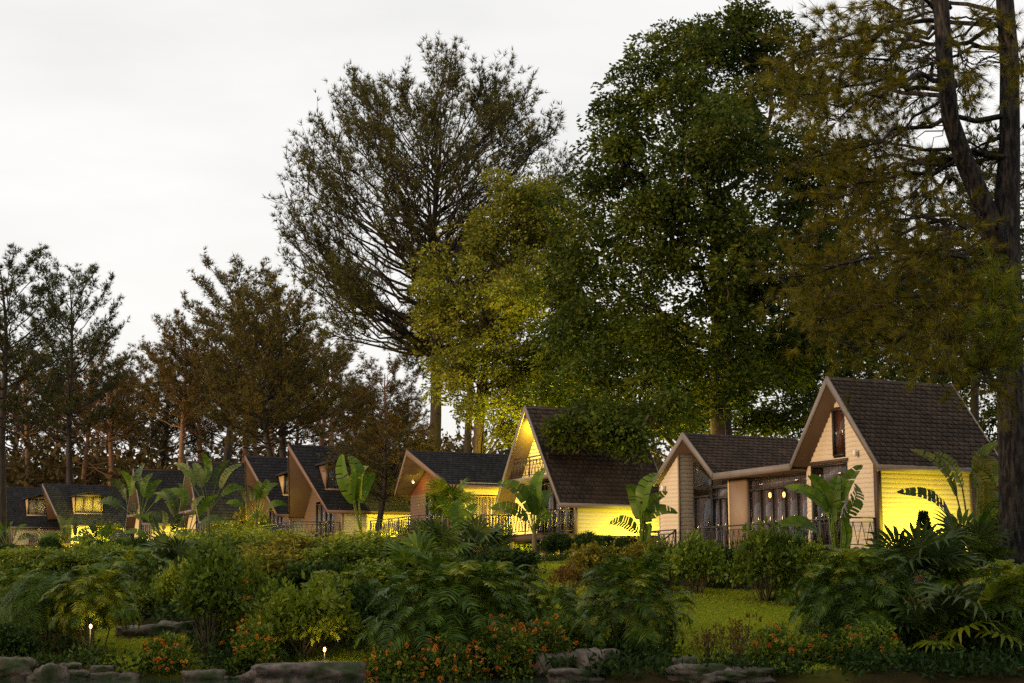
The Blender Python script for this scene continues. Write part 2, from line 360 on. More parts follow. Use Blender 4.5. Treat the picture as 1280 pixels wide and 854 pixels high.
def slope(parent, A, B, C, D, mat, tab, fas, rng, th=.11, gap='roof_gap', fh=.2):
    """one roof slope: deck, rows of shingle tabs, fascia boards. A,B ridge front/back, C,D eave back/front"""
    A, B, C, D = map(V, (A, B, C, D)); n = (B - A).cross(D - A).normalized()
    if n.z < 0: n = -n
    mb = MB(); mb.prism([A, B, C, D], -n * th); rf = mb.build('roof_slope', gap, parent)
    mb = MB(); tw, tl = tab; rows = int((D - A).length / tl); 
    for r in range(rows + 1):
        t0 = r / (rows + 1); t1 = (r + 1) / (rows + 1)
        L0, R0 = A.lerp(D, t0), B.lerp(C, t0); L1, R1 = A.lerp(D, t1), B.lerp(C, t1)
        m = max(1, int((R1 - L1).length / tw)); off = (r % 2) * .5
        for k in range(-1, m + 1):
            g = .06
            a0 = min(1, max(0, (k + off + g) / m)); a1 = min(1, max(0, (k + 1 + off - g) / m))
            if a1 - a0 < .2 / m: continue
            lift = .018 + .012 * rng.random() + (.014 if (k + r) % 2 else 0)
            p = [L0.lerp(R0, a0) + n * .004, L0.lerp(R0, a1) + n * .004, L1.lerp(R1, a1) + n * lift, L1.lerp(R1, a0) + n * lift]
            q = [p[2] - n * (lift - .002), p[3] - n * (lift - .002)]
            mb.add([tuple(x) for x in p + q], [(0, 1, 2, 3), (3, 2, 4, 5)], rng.uniform(.15, .85))
    o = mb.build('shingles', mat, rf); o['kind'] = 'stuff'
    mb = MB()
    outf = (A - B).normalized(); 
    up = V((0, 0, 1))
    mb.prism([A + n * .03, D + n * .03, D - up * fh, A - up * fh * 1.25], outf * .05)
    mb.prism([B + n * .03, C + n * .03, C - up * fh, B - up * fh], -outf * .05)
    oe = (D - A).normalized()
    mb.prism([D + outf * .05 + n * .02, C - outf * .05 + n * .02, C - outf * .05 - up * fh * .8, D + outf * .05 - up * fh * .8], oe * .04)
    mb.build('fascia', fas, rf)
    mb = MB(); mb.prism([A - n * (th + .004), B - n * (th + .004), C - n * (th + .004), D - n * (th + .004)], -n * .02); mb.build('soffit', 'soffit', rf)
    return rf
def pleats(width, h, wl=.17, amp=.045):
    k = max(8, int(width / wl * 8)); mb = MB(); v = []
    for i in range(k + 1):
        x = width * i / k; y = amp * math.sin(2 * math.pi * x / wl + .7 * math.sin(x * 3)); v += [(x, y, 0), (x, y * .8, h)]
    mb.add(v, [(2 * i, 2 * i + 2, 2 * i + 3, 2 * i + 1) for i in range(k)]); return mb
def glazing(parent, name, pos, rot, width, height, cols, transom=0, fm='frame', cur='curtain', open_=(0, 1), depth=.09, bar=.055):
    """door or window unit facing local -y, with frame, panes, pleated curtain"""
    mb = MB(); H = height + transom
    mb.box((0, -.05, 0), (bar, .05, H)); mb.box((width - bar, -.05, 0), (width, .05, H)); mb.box((bar, -.048, H - bar), (width - bar, .048, H)); mb.box((bar, -.048, 0), (width - bar, .048, bar * .8))
    if transom: mb.box((bar, -.045, height - bar / 2), (width - bar, .045, height + bar / 2))
    cw = width / cols
    for i in range(1, cols): mb.box((cw * i - bar * .5, -.042, bar * .8), (cw * i + bar * .5, .042, (height - bar / 2) if transom else H - bar))
    o = mb.build(name, fm, parent, loc=pos); o.rotation_euler = (0, 0, rot)
    for i in range(cols):
        g = MB(); g.box((cw * i + bar * .5, -.006, bar * .8), (cw * (i + 1) - bar * .5, .006, height - bar * .5)); g.build('pane', 'glass', o)
        if name == 'door':
            h = MB(); h.box((cw * (i + (.86 if i % 2 == 0 else .1)), -.09, height * .43), (cw * (i + (.86 if i % 2 == 0 else .1)) + .03, -.05, height * .43 + .16)); h.build('handle', 'iron', o)
    if transom:
        g = MB(); g.box((bar, -.006, height + bar / 2), (width - bar, .006, H - bar)); g.build('pane', 'glass', o)
    if cur:
        a, b = open_
        c = pleats((b - a) * (width - .06), H - .06); co = c.build('curtain', cur, o); co.location = (.03 + a * (width - .06), depth, .02)
    return o
def railing(parent, pts, h=.92, step=.16, vee=True):
    mb = MB()
    for a, b in zip(pts[:-1], pts[1:]):
        a, b = V(a), V(b); d = b - a; L = d.length; d.normalize(); up = V((0, 0, 1))
        mb.bar(a + up * h, b + up * h, .032); mb.bar(a + up * .1, b + up * .1, .022); mb.bar(a + up * (h - .14), b + up * (h - .14), .016)
        k = max(1, round(L / 1.5))
        for i in range(k + 1): mb.bar(a + d * (L * i / k) , a + d * (L * i / k) + up * (h + .02), .032)
        m = max(2, int(L / step))
        for i in range(m):
            x = L * (i + .5) / m; sg = (.5 if i % 2 else -.5) * (L / m) * (1 if vee else 0)
            mb.bar(a + d * (x + sg) + up * .1, a + d * (x - sg) + up * (h - .12), .013)
    return mb.build('railing', 'iron', parent)
def deck(parent, a, b, z=0, ground=None, posts=()):
    """plank deck with joists; every plank its own piece"""
    mb = MB(); mb.box((a[0], a[1], z - .26), (b[0], a[1] + .06, z - .045)); mb.box((a[0], b[1] - .06, z - .26), (b[0], b[1], z - .045))
    mb.box((a[0], a[1] + .06, z - .27), (a[0] + .06, b[1] - .06, z - .045)); mb.box((b[0] - .06, a[1] + .06, z - .27), (b[0], b[1] - .06, z - .045))
    o = mb.build('deck', 'deckwood', parent); n = max(3, int((b[0] - a[0]) / .16)); w_ = (b[0] - a[0] + .06) / n
    pm = MB(); pm.box((0, a[1] - .03, z - .045), (w_ * .94, b[1] + .03, z)); me = pm.mesh('plank', 'deckwood')
    for i in range(n): link('plank', me, o, (a[0] - .03 + w_ * i, 0, 0))
    for (x, y, hgt) in posts:
        p = MB(); p.box((x - .08, y - .08, z - .26 - hgt), (x + .08, y + .08, z - .26)); p.build('post', 'post', parent)
    return o
LAMPCOL = (1, .84, .04)
def spot(pos, energy, label, group='garden spotlights at the cabins', col=LAMPCOL, up=.28, cat='spotlight', lit=True):
    r = empty('garden_spotlight', pos); tag(r, label, cat, group)
    mb = MB(); mb.tube([(0, 0, -.1), (0, 0, up - .14)], [.015, .015], 6); mb.build('stake', 'iron', r)
    mb = MB(); mb.tube([(0, 0, up - .14), (0, 0, up - .12), (0, 0, up - .02)], [.03, .06, .065], 10); mb.build('housing', 'iron', r)
    mb = MB(); mb.tube([(0, 0, up - .02), (0, 0, up + .015)], [.052, .04], 10); mb.build('lens', 'lens', r)
    if lit:
        d = bpy.data.lights.new('spotlight_glow', 'POINT'); d.energy = energy * 6.5; d.color = col; d.shadow_soft_size = .05
        o = bpy.data.objects.new('spotlight_glow', d); COL.objects.link(o); o.parent = r; o.location = (0, 0, up + .09)
    return r
def world(root_pos, x, y, z): return V(root_pos) + UU * x + VV * y + V((0, 0, z))
def foot(root_pos, x, y): 
    p = world(root_pos, x, y, 0); return V((p.x, p.y, gz(p.x, p.y)))

# ------------------------------------------------------------------ the near cabin with two gables
def near_cabin():
    rng = random.Random(3); p0 = at(1098, 685, 50)
    c = empty('cabin', p0, RZ); tag(c, 'wide two gabled cabin of tan lap siding with brown shingle roof', 'cabin', 'cabins in a row')
    TF, TB, LW = -.6, 4.4, 3.7
    k = 1.22; aS, aZ = 1.55, 5.52; eR, eRz = -.92, 2.5; vS, vZ = 3.72, 2.84
    slope(c, (TF, aS, aZ), (TB, aS, aZ), (TB, eR, eRz), (TF, eR, eRz), 'roof_brown', (.21, .2), 'fascia', rng)
    slope(c, (TF, aS, aZ), (TB, aS, aZ), (TB, vS, vZ), (TF, vS, vZ), 'roof_brown', (.3, .3), 'fascia', rng)
    bS, bZ = 10.7, 4.52; fS = 8.62; eL, eLz = 12.95, 2.86
    slope(c, (TF, bS, bZ), (TB, bS, bZ), (TB, fS, vZ), (TF, fS, vZ), 'roof_brown', (.21, .2), 'fascia', rng)
    slope(c, (TF, bS, bZ), (TB, bS, bZ), (TB, eL, eLz), (TF, eL, eLz), 'roof_brown', (.3, .3), 'fascia', rng)
    mb = MB(); mb.box((TF + .02, vS - .05, vZ - .14), (TB - .02, fS + .05, vZ - .02)); fr = mb.build('flat_roof', 'roof_gap', c)
    mb = MB(); mb.box((TF - .05, vS - .02, vZ - .2), (TF, fS + .02, vZ + .03)); mb.build('fascia', 'fascia', fr)
    mb = MB(); mb.box((TF + .05, vS - .03, vZ - .17), (TB - .05, fS + .03, vZ - .145)); mb.build('soffit', 'soffit', fr)
    # side wall towards the garden, under the eave
    sw = MB(); sw.box((-.02, -.06, -.08), (.16, .10, 3.1)); w1 = sw.build('side_wall', 'trim', c); sw = MB(); sw.box((LW - .05, -.05, -.08), (LW + .09, .09, 3.1)); sw.build('corner_board', 'trim', w1)
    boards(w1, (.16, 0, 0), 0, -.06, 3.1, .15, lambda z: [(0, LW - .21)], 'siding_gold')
    # front wall of the high gable
    fw = MB(); fw.box((LW, .1, -.08), (LW + .1, 13.0, 2.6)); fw.build('back_wall', 'panel', c); fw = MB(); fw.box((.2, 13.0, -.05), (LW, 13.1, 2.6)); fw.build('end_wall', 'panel', c); fw = MB(); fw.box((.01, 3.5, -.05), (.12, 3.68, 2.6)); w2 = fw.build('front_wall', 'panel', c)
    def top(s): return aZ - .26 - k * abs(s - aS)
    holes = [(1.42, 3.46, -.1, 2.80), (1.5, 2.16, 3.0, 4.52)]
    def spans(z):                                     # measured from s = 3.7 going towards the corner
        hw = (aZ - .26 - z) / k; s0, s1 = max(.10, aS - hw), min(3.7, aS + hw)
        if s1 <= s0: return []
        return [(3.7 - b, 3.7 - a) for a, b in cut([(s0, s1)], holes, z)]
    boards(w2, (0, 3.7, 0), R(-90), -.06, 5.2, .15, spans)
    gw = glazing(c, 'window', (0, 2.16, 3.0), R(-90), .66, 1.52, 1, 0, 'frame', None)
    mb = MB(); mb.box((.06, .06, .05), (.62, .1, 1.45)); mb.build('blind', 'redwall', gw)
    mb = MB(); mb.box((-.09, 1.36, 2.8), (.02, 3.52, 2.9)); mb.build('lintel', 'trim', c)
    glazing(c, 'door', (.02, 3.44, 0), R(-90), 2.0, 2.15, 3, .62, 'frame', 'curtain', (.25, 1))
    glazing(c, 'door', (.1, 7.4, 0), R(-90), 3.7, 2.2, 5, .4, 'frame', 'curtain')
    mb = MB(); mb.box((-.02, 7.42, -.05), (.2, 8.52, 2.68)); mb.build('wall_panel', 'panel', c)
    mb = MB(); mb.box((-.05, 8.5, -.05), (.0, 8.56, 2.66)); mb.build('corner_strip', 'siding_gold', c)
    glazing(c, 'door', (.2, 11.35, 0), R(-90), 1.3, 2.2, 1, 0, 'frame', 'curtain', (0, 1))
    glazing(c, 'door', (.2, 10.02, 0), R(-90), 1.44, 2.05, 3, .42, 'frame', 'curtain', (0, 1))
    # glazed triangle in the low gable
    mb = MB(); mb.prism([V((.2, 8.6, 2.5)), V((.2, 11.35, 2.5)), V((.2, 11.35, 3.75)), V((.2, 10.7, 4.28)), V((.2, 8.75, 2.72))], V((.012, 0, 0))); gp = mb.build('gable_window', 'glass', c)
    mb = MB()
    for a, b in (((.19, 8.6, 2.5), (.19, 11.35, 2.5)), ((.19, 10.02, 2.5), (.19, 10.02, 3.72)), ((.19, 9.3, 2.5), (.19, 9.3, 3.15)), ((.19, 8.7, 2.68), (.19, 10.7, 4.3))): mb.bar(a, b, .035)
    mb.build('mullion', 'frame', gp)
    mb = MB(); mb.prism([V((.9, 8.9, 2.3)), V((.9, 11.4, 2.3)), V((.9, 11.4, 3.6)), V((.9, 10.7, 4.1)), V((.9, 8.9, 2.65))], V((.05, 0, 0))); mb.build('inner_wall', 'inner', c)
    # projecting bay
    def bay(z): hw = (bZ - .22 - z) / .72; e = min(12.85, bS + hw); return [(12.85 - e, 12.85 - 11.45)]
    mb = MB(); mb.box((-.42, 12.83, -.05), (.3, 12.9, 2.85)); mb.box((-.43, 11.39, -.05), (-.37, 11.45, 3.8)); bw = mb.build('bay_wall', 'panel', c)
    boards(bw, (-.40, 12.85, 0), R(-90), -.06, 3.85, .15, bay)
    boards(bw, (-.40, 11.42, 0), 0, -.06, 3.85, .15, lambda z: [(.03, .62)])
    # deck, railing, steps
    gd = 3.0 - hz(50)
    deck(c, (-1.15, -.02), (.0, 13.2), -.02, posts=[(-1.0, s, p0.z - foot(p0, -1.0, s).z - .2) for s in (.2, 2.4, 4.6, 6.8, 9, 11.2, 13)])
    mb = MB(); mb.box((.01, .02, -.3), (LW, 13, -.09)); mb.build('floor', 'trim', c)
    for x, s in ((.5, .15), (2.0, .15), (3.5, .15), (.8, 4), (2.5, 4), (.8, 8), (2.5, 8), (1.5, 12)):
        q = foot(p0, x, s); mb = MB(); mb.box((x - .08, s - .08, q.z - p0.z - .1), (x + .08, s + .08, -.3)); mb.build('post', 'post', c)
    railing(c, [(-1.05, .05, 0), (-1.05, 8.9, 0)]); railing(c, [(-1.05, 10.6, 0), (-1.05, 13.15, 0), (-.2, 13.15, 0)]); railing(c, [(-1.05, .05, 0), (-.08, .05, 0)])
    mb = MB()
    for i in range(3): mb.box((-1.15 - .3 * (i + 1), 9.0, -.2 - .2 * i), (-1.15 - .3 * i, 10.5, -.15 - .2 * i))
    st = mb.build('steps', 'deckwood', c)
    for s in (9.0, 10.5):
        mb = MB(); mb.bar((-1.1, s, .9), (-2.2, s, .15), .03); mb.bar((-1.12, s, -.02), (-1.12, s, .9), .03); mb.bar((-2.18, s, -.7), (-2.18, s, .18), .03); mb.build('handrail', 'iron', st)
    for (x, s, z) in ((-.1, .82, 3.0), (-.48, 12.4, 2.55)):
        mb = MB(); mb.tube([(x - .06, s, z - .1), (x - .06, s, z + .1)], [.06, .06], 10); mb.box((x - .01, s - .02, z - .03), (x + .09, s + .02, z + .03)); mb.build('wall_light', 'white', c)
    for (x, s, z) in ((-.02, 5.9, 1.95), (-.02, 5.05, 1.92)):
        mb = MB(); mb.tube([(x, s, z - .09), (x, s, z - .04), (x, s, z + .06), (x, s, z + .1)], [.02, .05, .05, .02], 10); ln = mb.build('lantern', 'bulb', c); mb = MB(); mb.tube([(x, s, z + .1), (x, s, 2.66)], [.008, .008], 4); mb.build('cord', 'iron', ln)
    mb = MB(); mb.box((-.75, 3.2, -.01), (-.45, 3.55, .62)); mb.tube([(-.6, 3.37, .62), (-.6, 3.37, .66)], [.13, .15], 12); o = mb.build('planter', 'teal', None); o.parent = None
    o.location = p0; o.rotation_euler = (0, 0, RZ); tag(o, 'teal square planter on the deck of the two gabled cabin', 'planter')
    # condenser unit below the floor corner
    r = empty('air_conditioner', foot(p0, .6, -.2) + V((0, 0, 0)), RZ); tag(r, 'pale air conditioner unit below the tan cabin corner', 'air conditioner')
    mb = MB(); mb.box((-.4, -.12, 0), (.4, .15, .45)); mb.build('casing', 'white', r); mb = MB(); mb.tube([(0, -.15, .23), (0, -.12, .23)], [.17, .19], 16); mb.build('fan_grille', 'frame', r)
    spot(foot(p0, 1.45, -.95), 85, 'stake spotlight in front of the yellow lit side wall of the two gabled cabin')
    spot(foot(p0, .9, .9), 25, 'stake spotlight under the floor of the two gabled cabin')
near_cabin()

def lamp_in_gable(p0, x, s, z, e, label):
    r = empty('ceiling_lamp', world(p0, x, s, z), RZ); tag(r, label, 'lamp')
    mb = MB(); mb.tube([(0, 0, .1), (0, 0, .0), (0, 0, -.06)], [.03, .09, .05], 12); mb.build('shade', 'white', r)
    mb = MB(); mb.tube([(0, 0, -.06), (0, 0, -.09)], [.045, .03], 10); mb.build('bulb', 'lens', r)
    d = bpy.data.lights.new('lamp_glow', 'POINT'); d.energy = e * 5; d.color = LAMPCOL; d.shadow_soft_size = .06
    o = bpy.data.objects.new('lamp_glow', d); COL.objects.link(o); o.parent = r; o.location = (0, 0, -.16)
# ------------------------------------------------------------------ steep roofed cabins
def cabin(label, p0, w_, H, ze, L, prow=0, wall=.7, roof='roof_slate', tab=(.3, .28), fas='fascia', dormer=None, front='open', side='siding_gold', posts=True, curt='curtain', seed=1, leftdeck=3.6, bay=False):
    rng = random.Random(seed); c = empty('cabin', p0, RZ); tag(c, label, 'cabin', 'cabins in a row')
    slope(c, (0, 0, H), (L, 0, H), (L, -w_, ze), (prow, -w_, ze), roof, tab, fas, rng)
    slope(c, (0, 0, H), (L, 0, H), (L, w_, ze), (prow, w_, ze), roof, (tab[0] * 2, tab[1] * 2), fas, rng)
    def hw(z): return w_ * (H - z) / (H - ze)
    T = prow + wall; iw = w_ - .22
    tm = 'panel' if front != 'red' else 'fascia_red'
    mb = MB(); mb.box((T - .02, -iw - .03, -.1), (T + .12, -iw + .1, ze + .25)); sw = mb.build('side_wall', tm, c)
    mb = MB(); mb.box((L - .42, -iw - .03, -.1), (L - .3, -iw + .1, ze + .25)); mb.build('corner_board', tm, sw)
    mb = MB(); mb.box((T + .1, iw - .05, -.1), (L - .4, iw, ze + .25)); mb.build('far_wall', tm, c)
    mb = MB(); mb.box((T, -iw + .02, -.28), (L - .3, iw, -.1)); mb.build('floor', 'trim', c)
    mb = MB(); mb.prism([V((L - .4, -iw, -.1)), V((L - .4, iw, -.1)), V((L - .4, iw, ze + .1)), V((L - .4, 0, H - .25)), V((L - .4, -iw, ze + .1))], V((.08, 0, 0))); mb.build('back_wall', tm, c)
    holes = [(2.0 - T, 3.9 - T, -.2, 2.0)] if front == 'red' else []
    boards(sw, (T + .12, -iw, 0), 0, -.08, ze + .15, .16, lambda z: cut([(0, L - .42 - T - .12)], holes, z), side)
    zb = 2.45; dk = -.75
    fwm = MB(); fwm.box((T + .01, -.03, 0), (T + .02, .03, .02)); fw = fwm.build('front_wall', 'panel', c)
    if front == 'open':       # balcony under the gable, glazed below
        def gs(z):
            h = max(0, hw(z) - .2); sp = cut([(-h, h)], [(-1.25, -.75, zb, zb + 1.5)], z); return [(w_ - b, w_ - a) for a, b in sp]
        boards(fw, (T, w_, 0), R(-90), zb, H - .3, .16, gs, side)
        boards(fw, (T, w_, 0), R(-90), -.08, zb, .16, lambda z: [(w_ - (hw(z) - .2 if hw(z) < w_ else iw), w_ - .55)], side)
        glazing(c, 'window', (T, -.75, zb + .1), R(-90), .5, 1.35, 1, 0)
        glazing(c, 'door', (T + .02, .5, 0), R(-90), 1.5, 2.15, 2, .2, 'frame', curt, (.3, 1)); glazing(c, 'door', (T + .02, -1.02, 0), R(-90), 1.6, 2.0, 2, 0, 'frame', curt)
        h = hw(zb) - .06; mb = MB(); mb.box((.1, -h, zb - .16), (T, h, zb)); b_ = mb.build('balcony', 'fascia', c)
        h = hw(zb + .5) - .1; railing(c, [(.18, -h, zb), (.18, h, zb)], .85)
    else:
        ft = ze if front == 'red' else 2.3
        def gs(z):
            h = max(0, hw(z) - .2) if z > ze else iw; sp = cut([(-h, h)], [(-2.3, 1.3, -.2, 2.25)], z); return [(w_ - b, w_ - a) for a, b in sp]
        boards(fw, (T, w_, 0), R(-90), -.08, 2.32, .16, gs, 'brownwall'); boards(fw, (T, w_, 0), R(-90), 2.32, H - .3, .16, gs, 'redwall' if front == 'red' else 'brownwall')
        if front == 'red': lamp_in_gable(p0, .95, 1.6, 2.95, 5, 'small lamp under the gable of the low cabin')
        glazing(c, 'door', (T + .02, 1.3, 0), R(-90), 1.8, 2.2, 2, 0, 'frame', curt); glazing(c, 'door', (T + .02, -.52, 0), R(-90), 1.75, 2.2, 2, 0, 'frame', curt)
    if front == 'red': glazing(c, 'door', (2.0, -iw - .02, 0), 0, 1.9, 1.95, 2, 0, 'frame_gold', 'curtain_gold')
    if dormer:
        x0, x1, z0, z1, wm, cm = dormer; yf = -hw(z0) - .05; yb = -hw(z1 + .5) + .25
        wd = x1 - x0; mb = MB(); mb.box((x0, yf + .04, z0), (x0 + .08, yb, z1)); mb.box((x1 - .08, yf + .04, z0), (x1, yb, z1)); mb.box((x0 - .02, yf, z0 - .08), (x1 + .02, yf + .25, z0 + .06)); mb.box((x0 + .08, yb - .3, z0), (x1 - .08, yb - .2, z1))
        d = mb.build('dormer', wm, c); g = (z1 - z0) * .24; xm = (x0 + x1) / 2
        mb = MB(); mb.prism([V((x0 - .22, yf - .3, z1)), V((xm, yf - .3, z1 + g)), V((x1 + .22, yf - .3, z1)), V((x1 + .22, yf - .3, z1 - .1)), V((xm, yf - .3, z1 + g - .1)), V((x0 - .22, yf - .3, z1 - .1))], V((0, yb - yf + .6, 0))); mb.build('dormer_roof', roof, d)
        mb = MB(); mb.prism([V((x0, yf + .02, z1 - .06)), V((xm, yf + .02, z1 + g - .1)), V((x1, yf + .02, z1 - .06))], V((0, .06, 0))); mb.build('dormer_gable', wm, d)
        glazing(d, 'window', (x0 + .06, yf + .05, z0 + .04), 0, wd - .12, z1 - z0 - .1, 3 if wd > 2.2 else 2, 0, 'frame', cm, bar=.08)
    # deck and stilts
    a, b = dk, T
    pts = [(x, s) for x in (dk + .1, T, (T + L) / 2, L - .5) for s in (-iw + .05, 0, iw - .05)] + [(dk + .1, leftdeck)]
    deck(c, (dk, -iw), (T - .03, leftdeck + .1), -.02)
    for x, s in pts:
        q = foot(p0, x, s); mb = MB(); mb.box((x - .08, s - .08, q.z - p0.z - .1), (x + .08, s + .08, -.28)); mb.build('post', 'post', c)
    railing(c, [(dk + .08, -iw + .02, 0), (dk + .08, leftdeck, 0)]); railing(c, [(dk + .08, -iw + .03, 0), (T - .1, -iw + .03, 0)])
    if front == 'red':
        deck(c, (T, -iw - 1.5), (L + 1.2, -iw - .05), -.02); railing(c, [(T, -iw - 1.45, 0), (L + 1.1, -iw - 1.45, 0)])
    return c
C2 = at(657, 669, 68)
cabin('tall A-frame cabin with brown roof and yellow lit gable balcony', C2, 3.3, 5.5, 1.19, 5.2, 0, .8, 'roof_brown', (.26, .24), 'fascia', seed=2)
lamp_in_gable(C2, .40, 0, 4.75, 75, 'small lamp under the peak of the A-frame cabin gable')
spot(on_ground(668, 689), 35, 'bright stake spotlight beside the trunk at the A-frame cabin deck')
spot(foot(C2, 3.3, -4.1), 75, 'stake spotlight behind clipped shrubs lighting the A-frame cabin wall')
spot(foot(C2, 2.0, -.5), 45, 'stake spotlight under the raised floor of the A-frame cabin')
spot(world(C2, -.5, 2.4, 0), 22, 'stake spotlight under the deck front of the A-frame cabin')
C3 = at(508, 671, 82)
cabin('low cabin with black roof, red gable and yellow side wall', C3, 3.7, 4.4, 2.45, 6.0, .75, .8, 'roof_slate', (.3, .3), 'fascia_red', front='red', seed=3, curt='curtain')
spot(world(C3, 4.7, -4.7, 0), 110, 'stake spotlight below the palm lighting the yellow wall of the low cabin')
spot(foot(C3, .6, -4.6), 60, 'stake spotlight at the fan palm by the low cabin corner')
spot(foot(C3, -1.4, 3.5), 30, 'stake spotlight at the left deck end of the low cabin')
C4 = at(358, 675, 95)
cabin('dark steep cabin with projecting roof peak and unlit curtained dormer', C4, 3.8, 5.65, 1.6, 7.0, 1.3, .9, fas='fascia_red', front='plain', dormer=(1.5, 3.5, 2.85, 4.4, 'fascia_red', 'curtain'), seed=4)
spot(foot(C4, 5.5, -4.5), 60, 'stake spotlight behind the shrubs below the unlit dormer cabin')
C5 = at(304, 678, 106)
cabin('steep cabin with amber lit dormer close behind the unlit dormer cabin', C5, 3.7, 5.7, 1.7, 6.5, 1.2, .9, fas='fascia_red', front='plain', dormer=(1.9, 3.4, 3.0, 4.4, 'frame_gold', 'curtain_gold'), seed=5)
spot(foot(C5, -1.0, -3.6), 60, 'stake spotlight at the front corner of the amber dormer cabin')
C6 = at(231, 680, 118)
cabin('black roofed cabin rising behind the traveller palms', C6, 3.4, 6.1, 1.5, 4.9, .2, .7, seed=6)
spot(foot(C6, 2.8, -5.0), 120, 'stake spotlight lighting the shrubs below the black roofed cabin')
spot(foot(C6, -.5, -1.0), 60, 'stake spotlight at the front of the black roofed cabin')
C7 = at(163.5, 681, 129)
cabin('slate roofed cabin without dormer behind the banana clump', C7, 3.3, 6.1, 1.6, 4.9, .2, .7, seed=7, leftdeck=5.5, curt='curtain_gold')
spot(foot(C7, -.8, .5), 70, 'stake spotlight at the front deck of the slate roofed cabin'); spot(foot(C7, 3.2, -5), 70, 'stake spotlight below the side wall of the slate roofed cabin')
C8 = at(50, 680, 150)
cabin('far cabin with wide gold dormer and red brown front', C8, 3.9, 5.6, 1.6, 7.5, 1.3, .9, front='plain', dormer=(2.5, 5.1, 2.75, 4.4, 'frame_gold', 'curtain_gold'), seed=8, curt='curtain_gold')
spot(foot(C8, 4.0, -6.0), 330, 'stake spotlight under the gold dormer of the far red fronted cabin'); spot(foot(C8, .3, -2.4), 80, 'stake spotlight at the deck of the far red fronted cabin')
C9 = at(-22, 681, 154)
cabin('farthest cabin in the row with pale yellow dormer', C9, 3.9, 5.6, 1.6, 7.5, 1.3, .9, front='plain', dormer=(3.6, 6.1, 2.75, 4.4, 'frame_gold', 'curtain_gold'), seed=9)
spot(foot(C9, 4.6, -5.6), 420, 'stake spotlight under the pale yellow dormer of the farthest cabin')
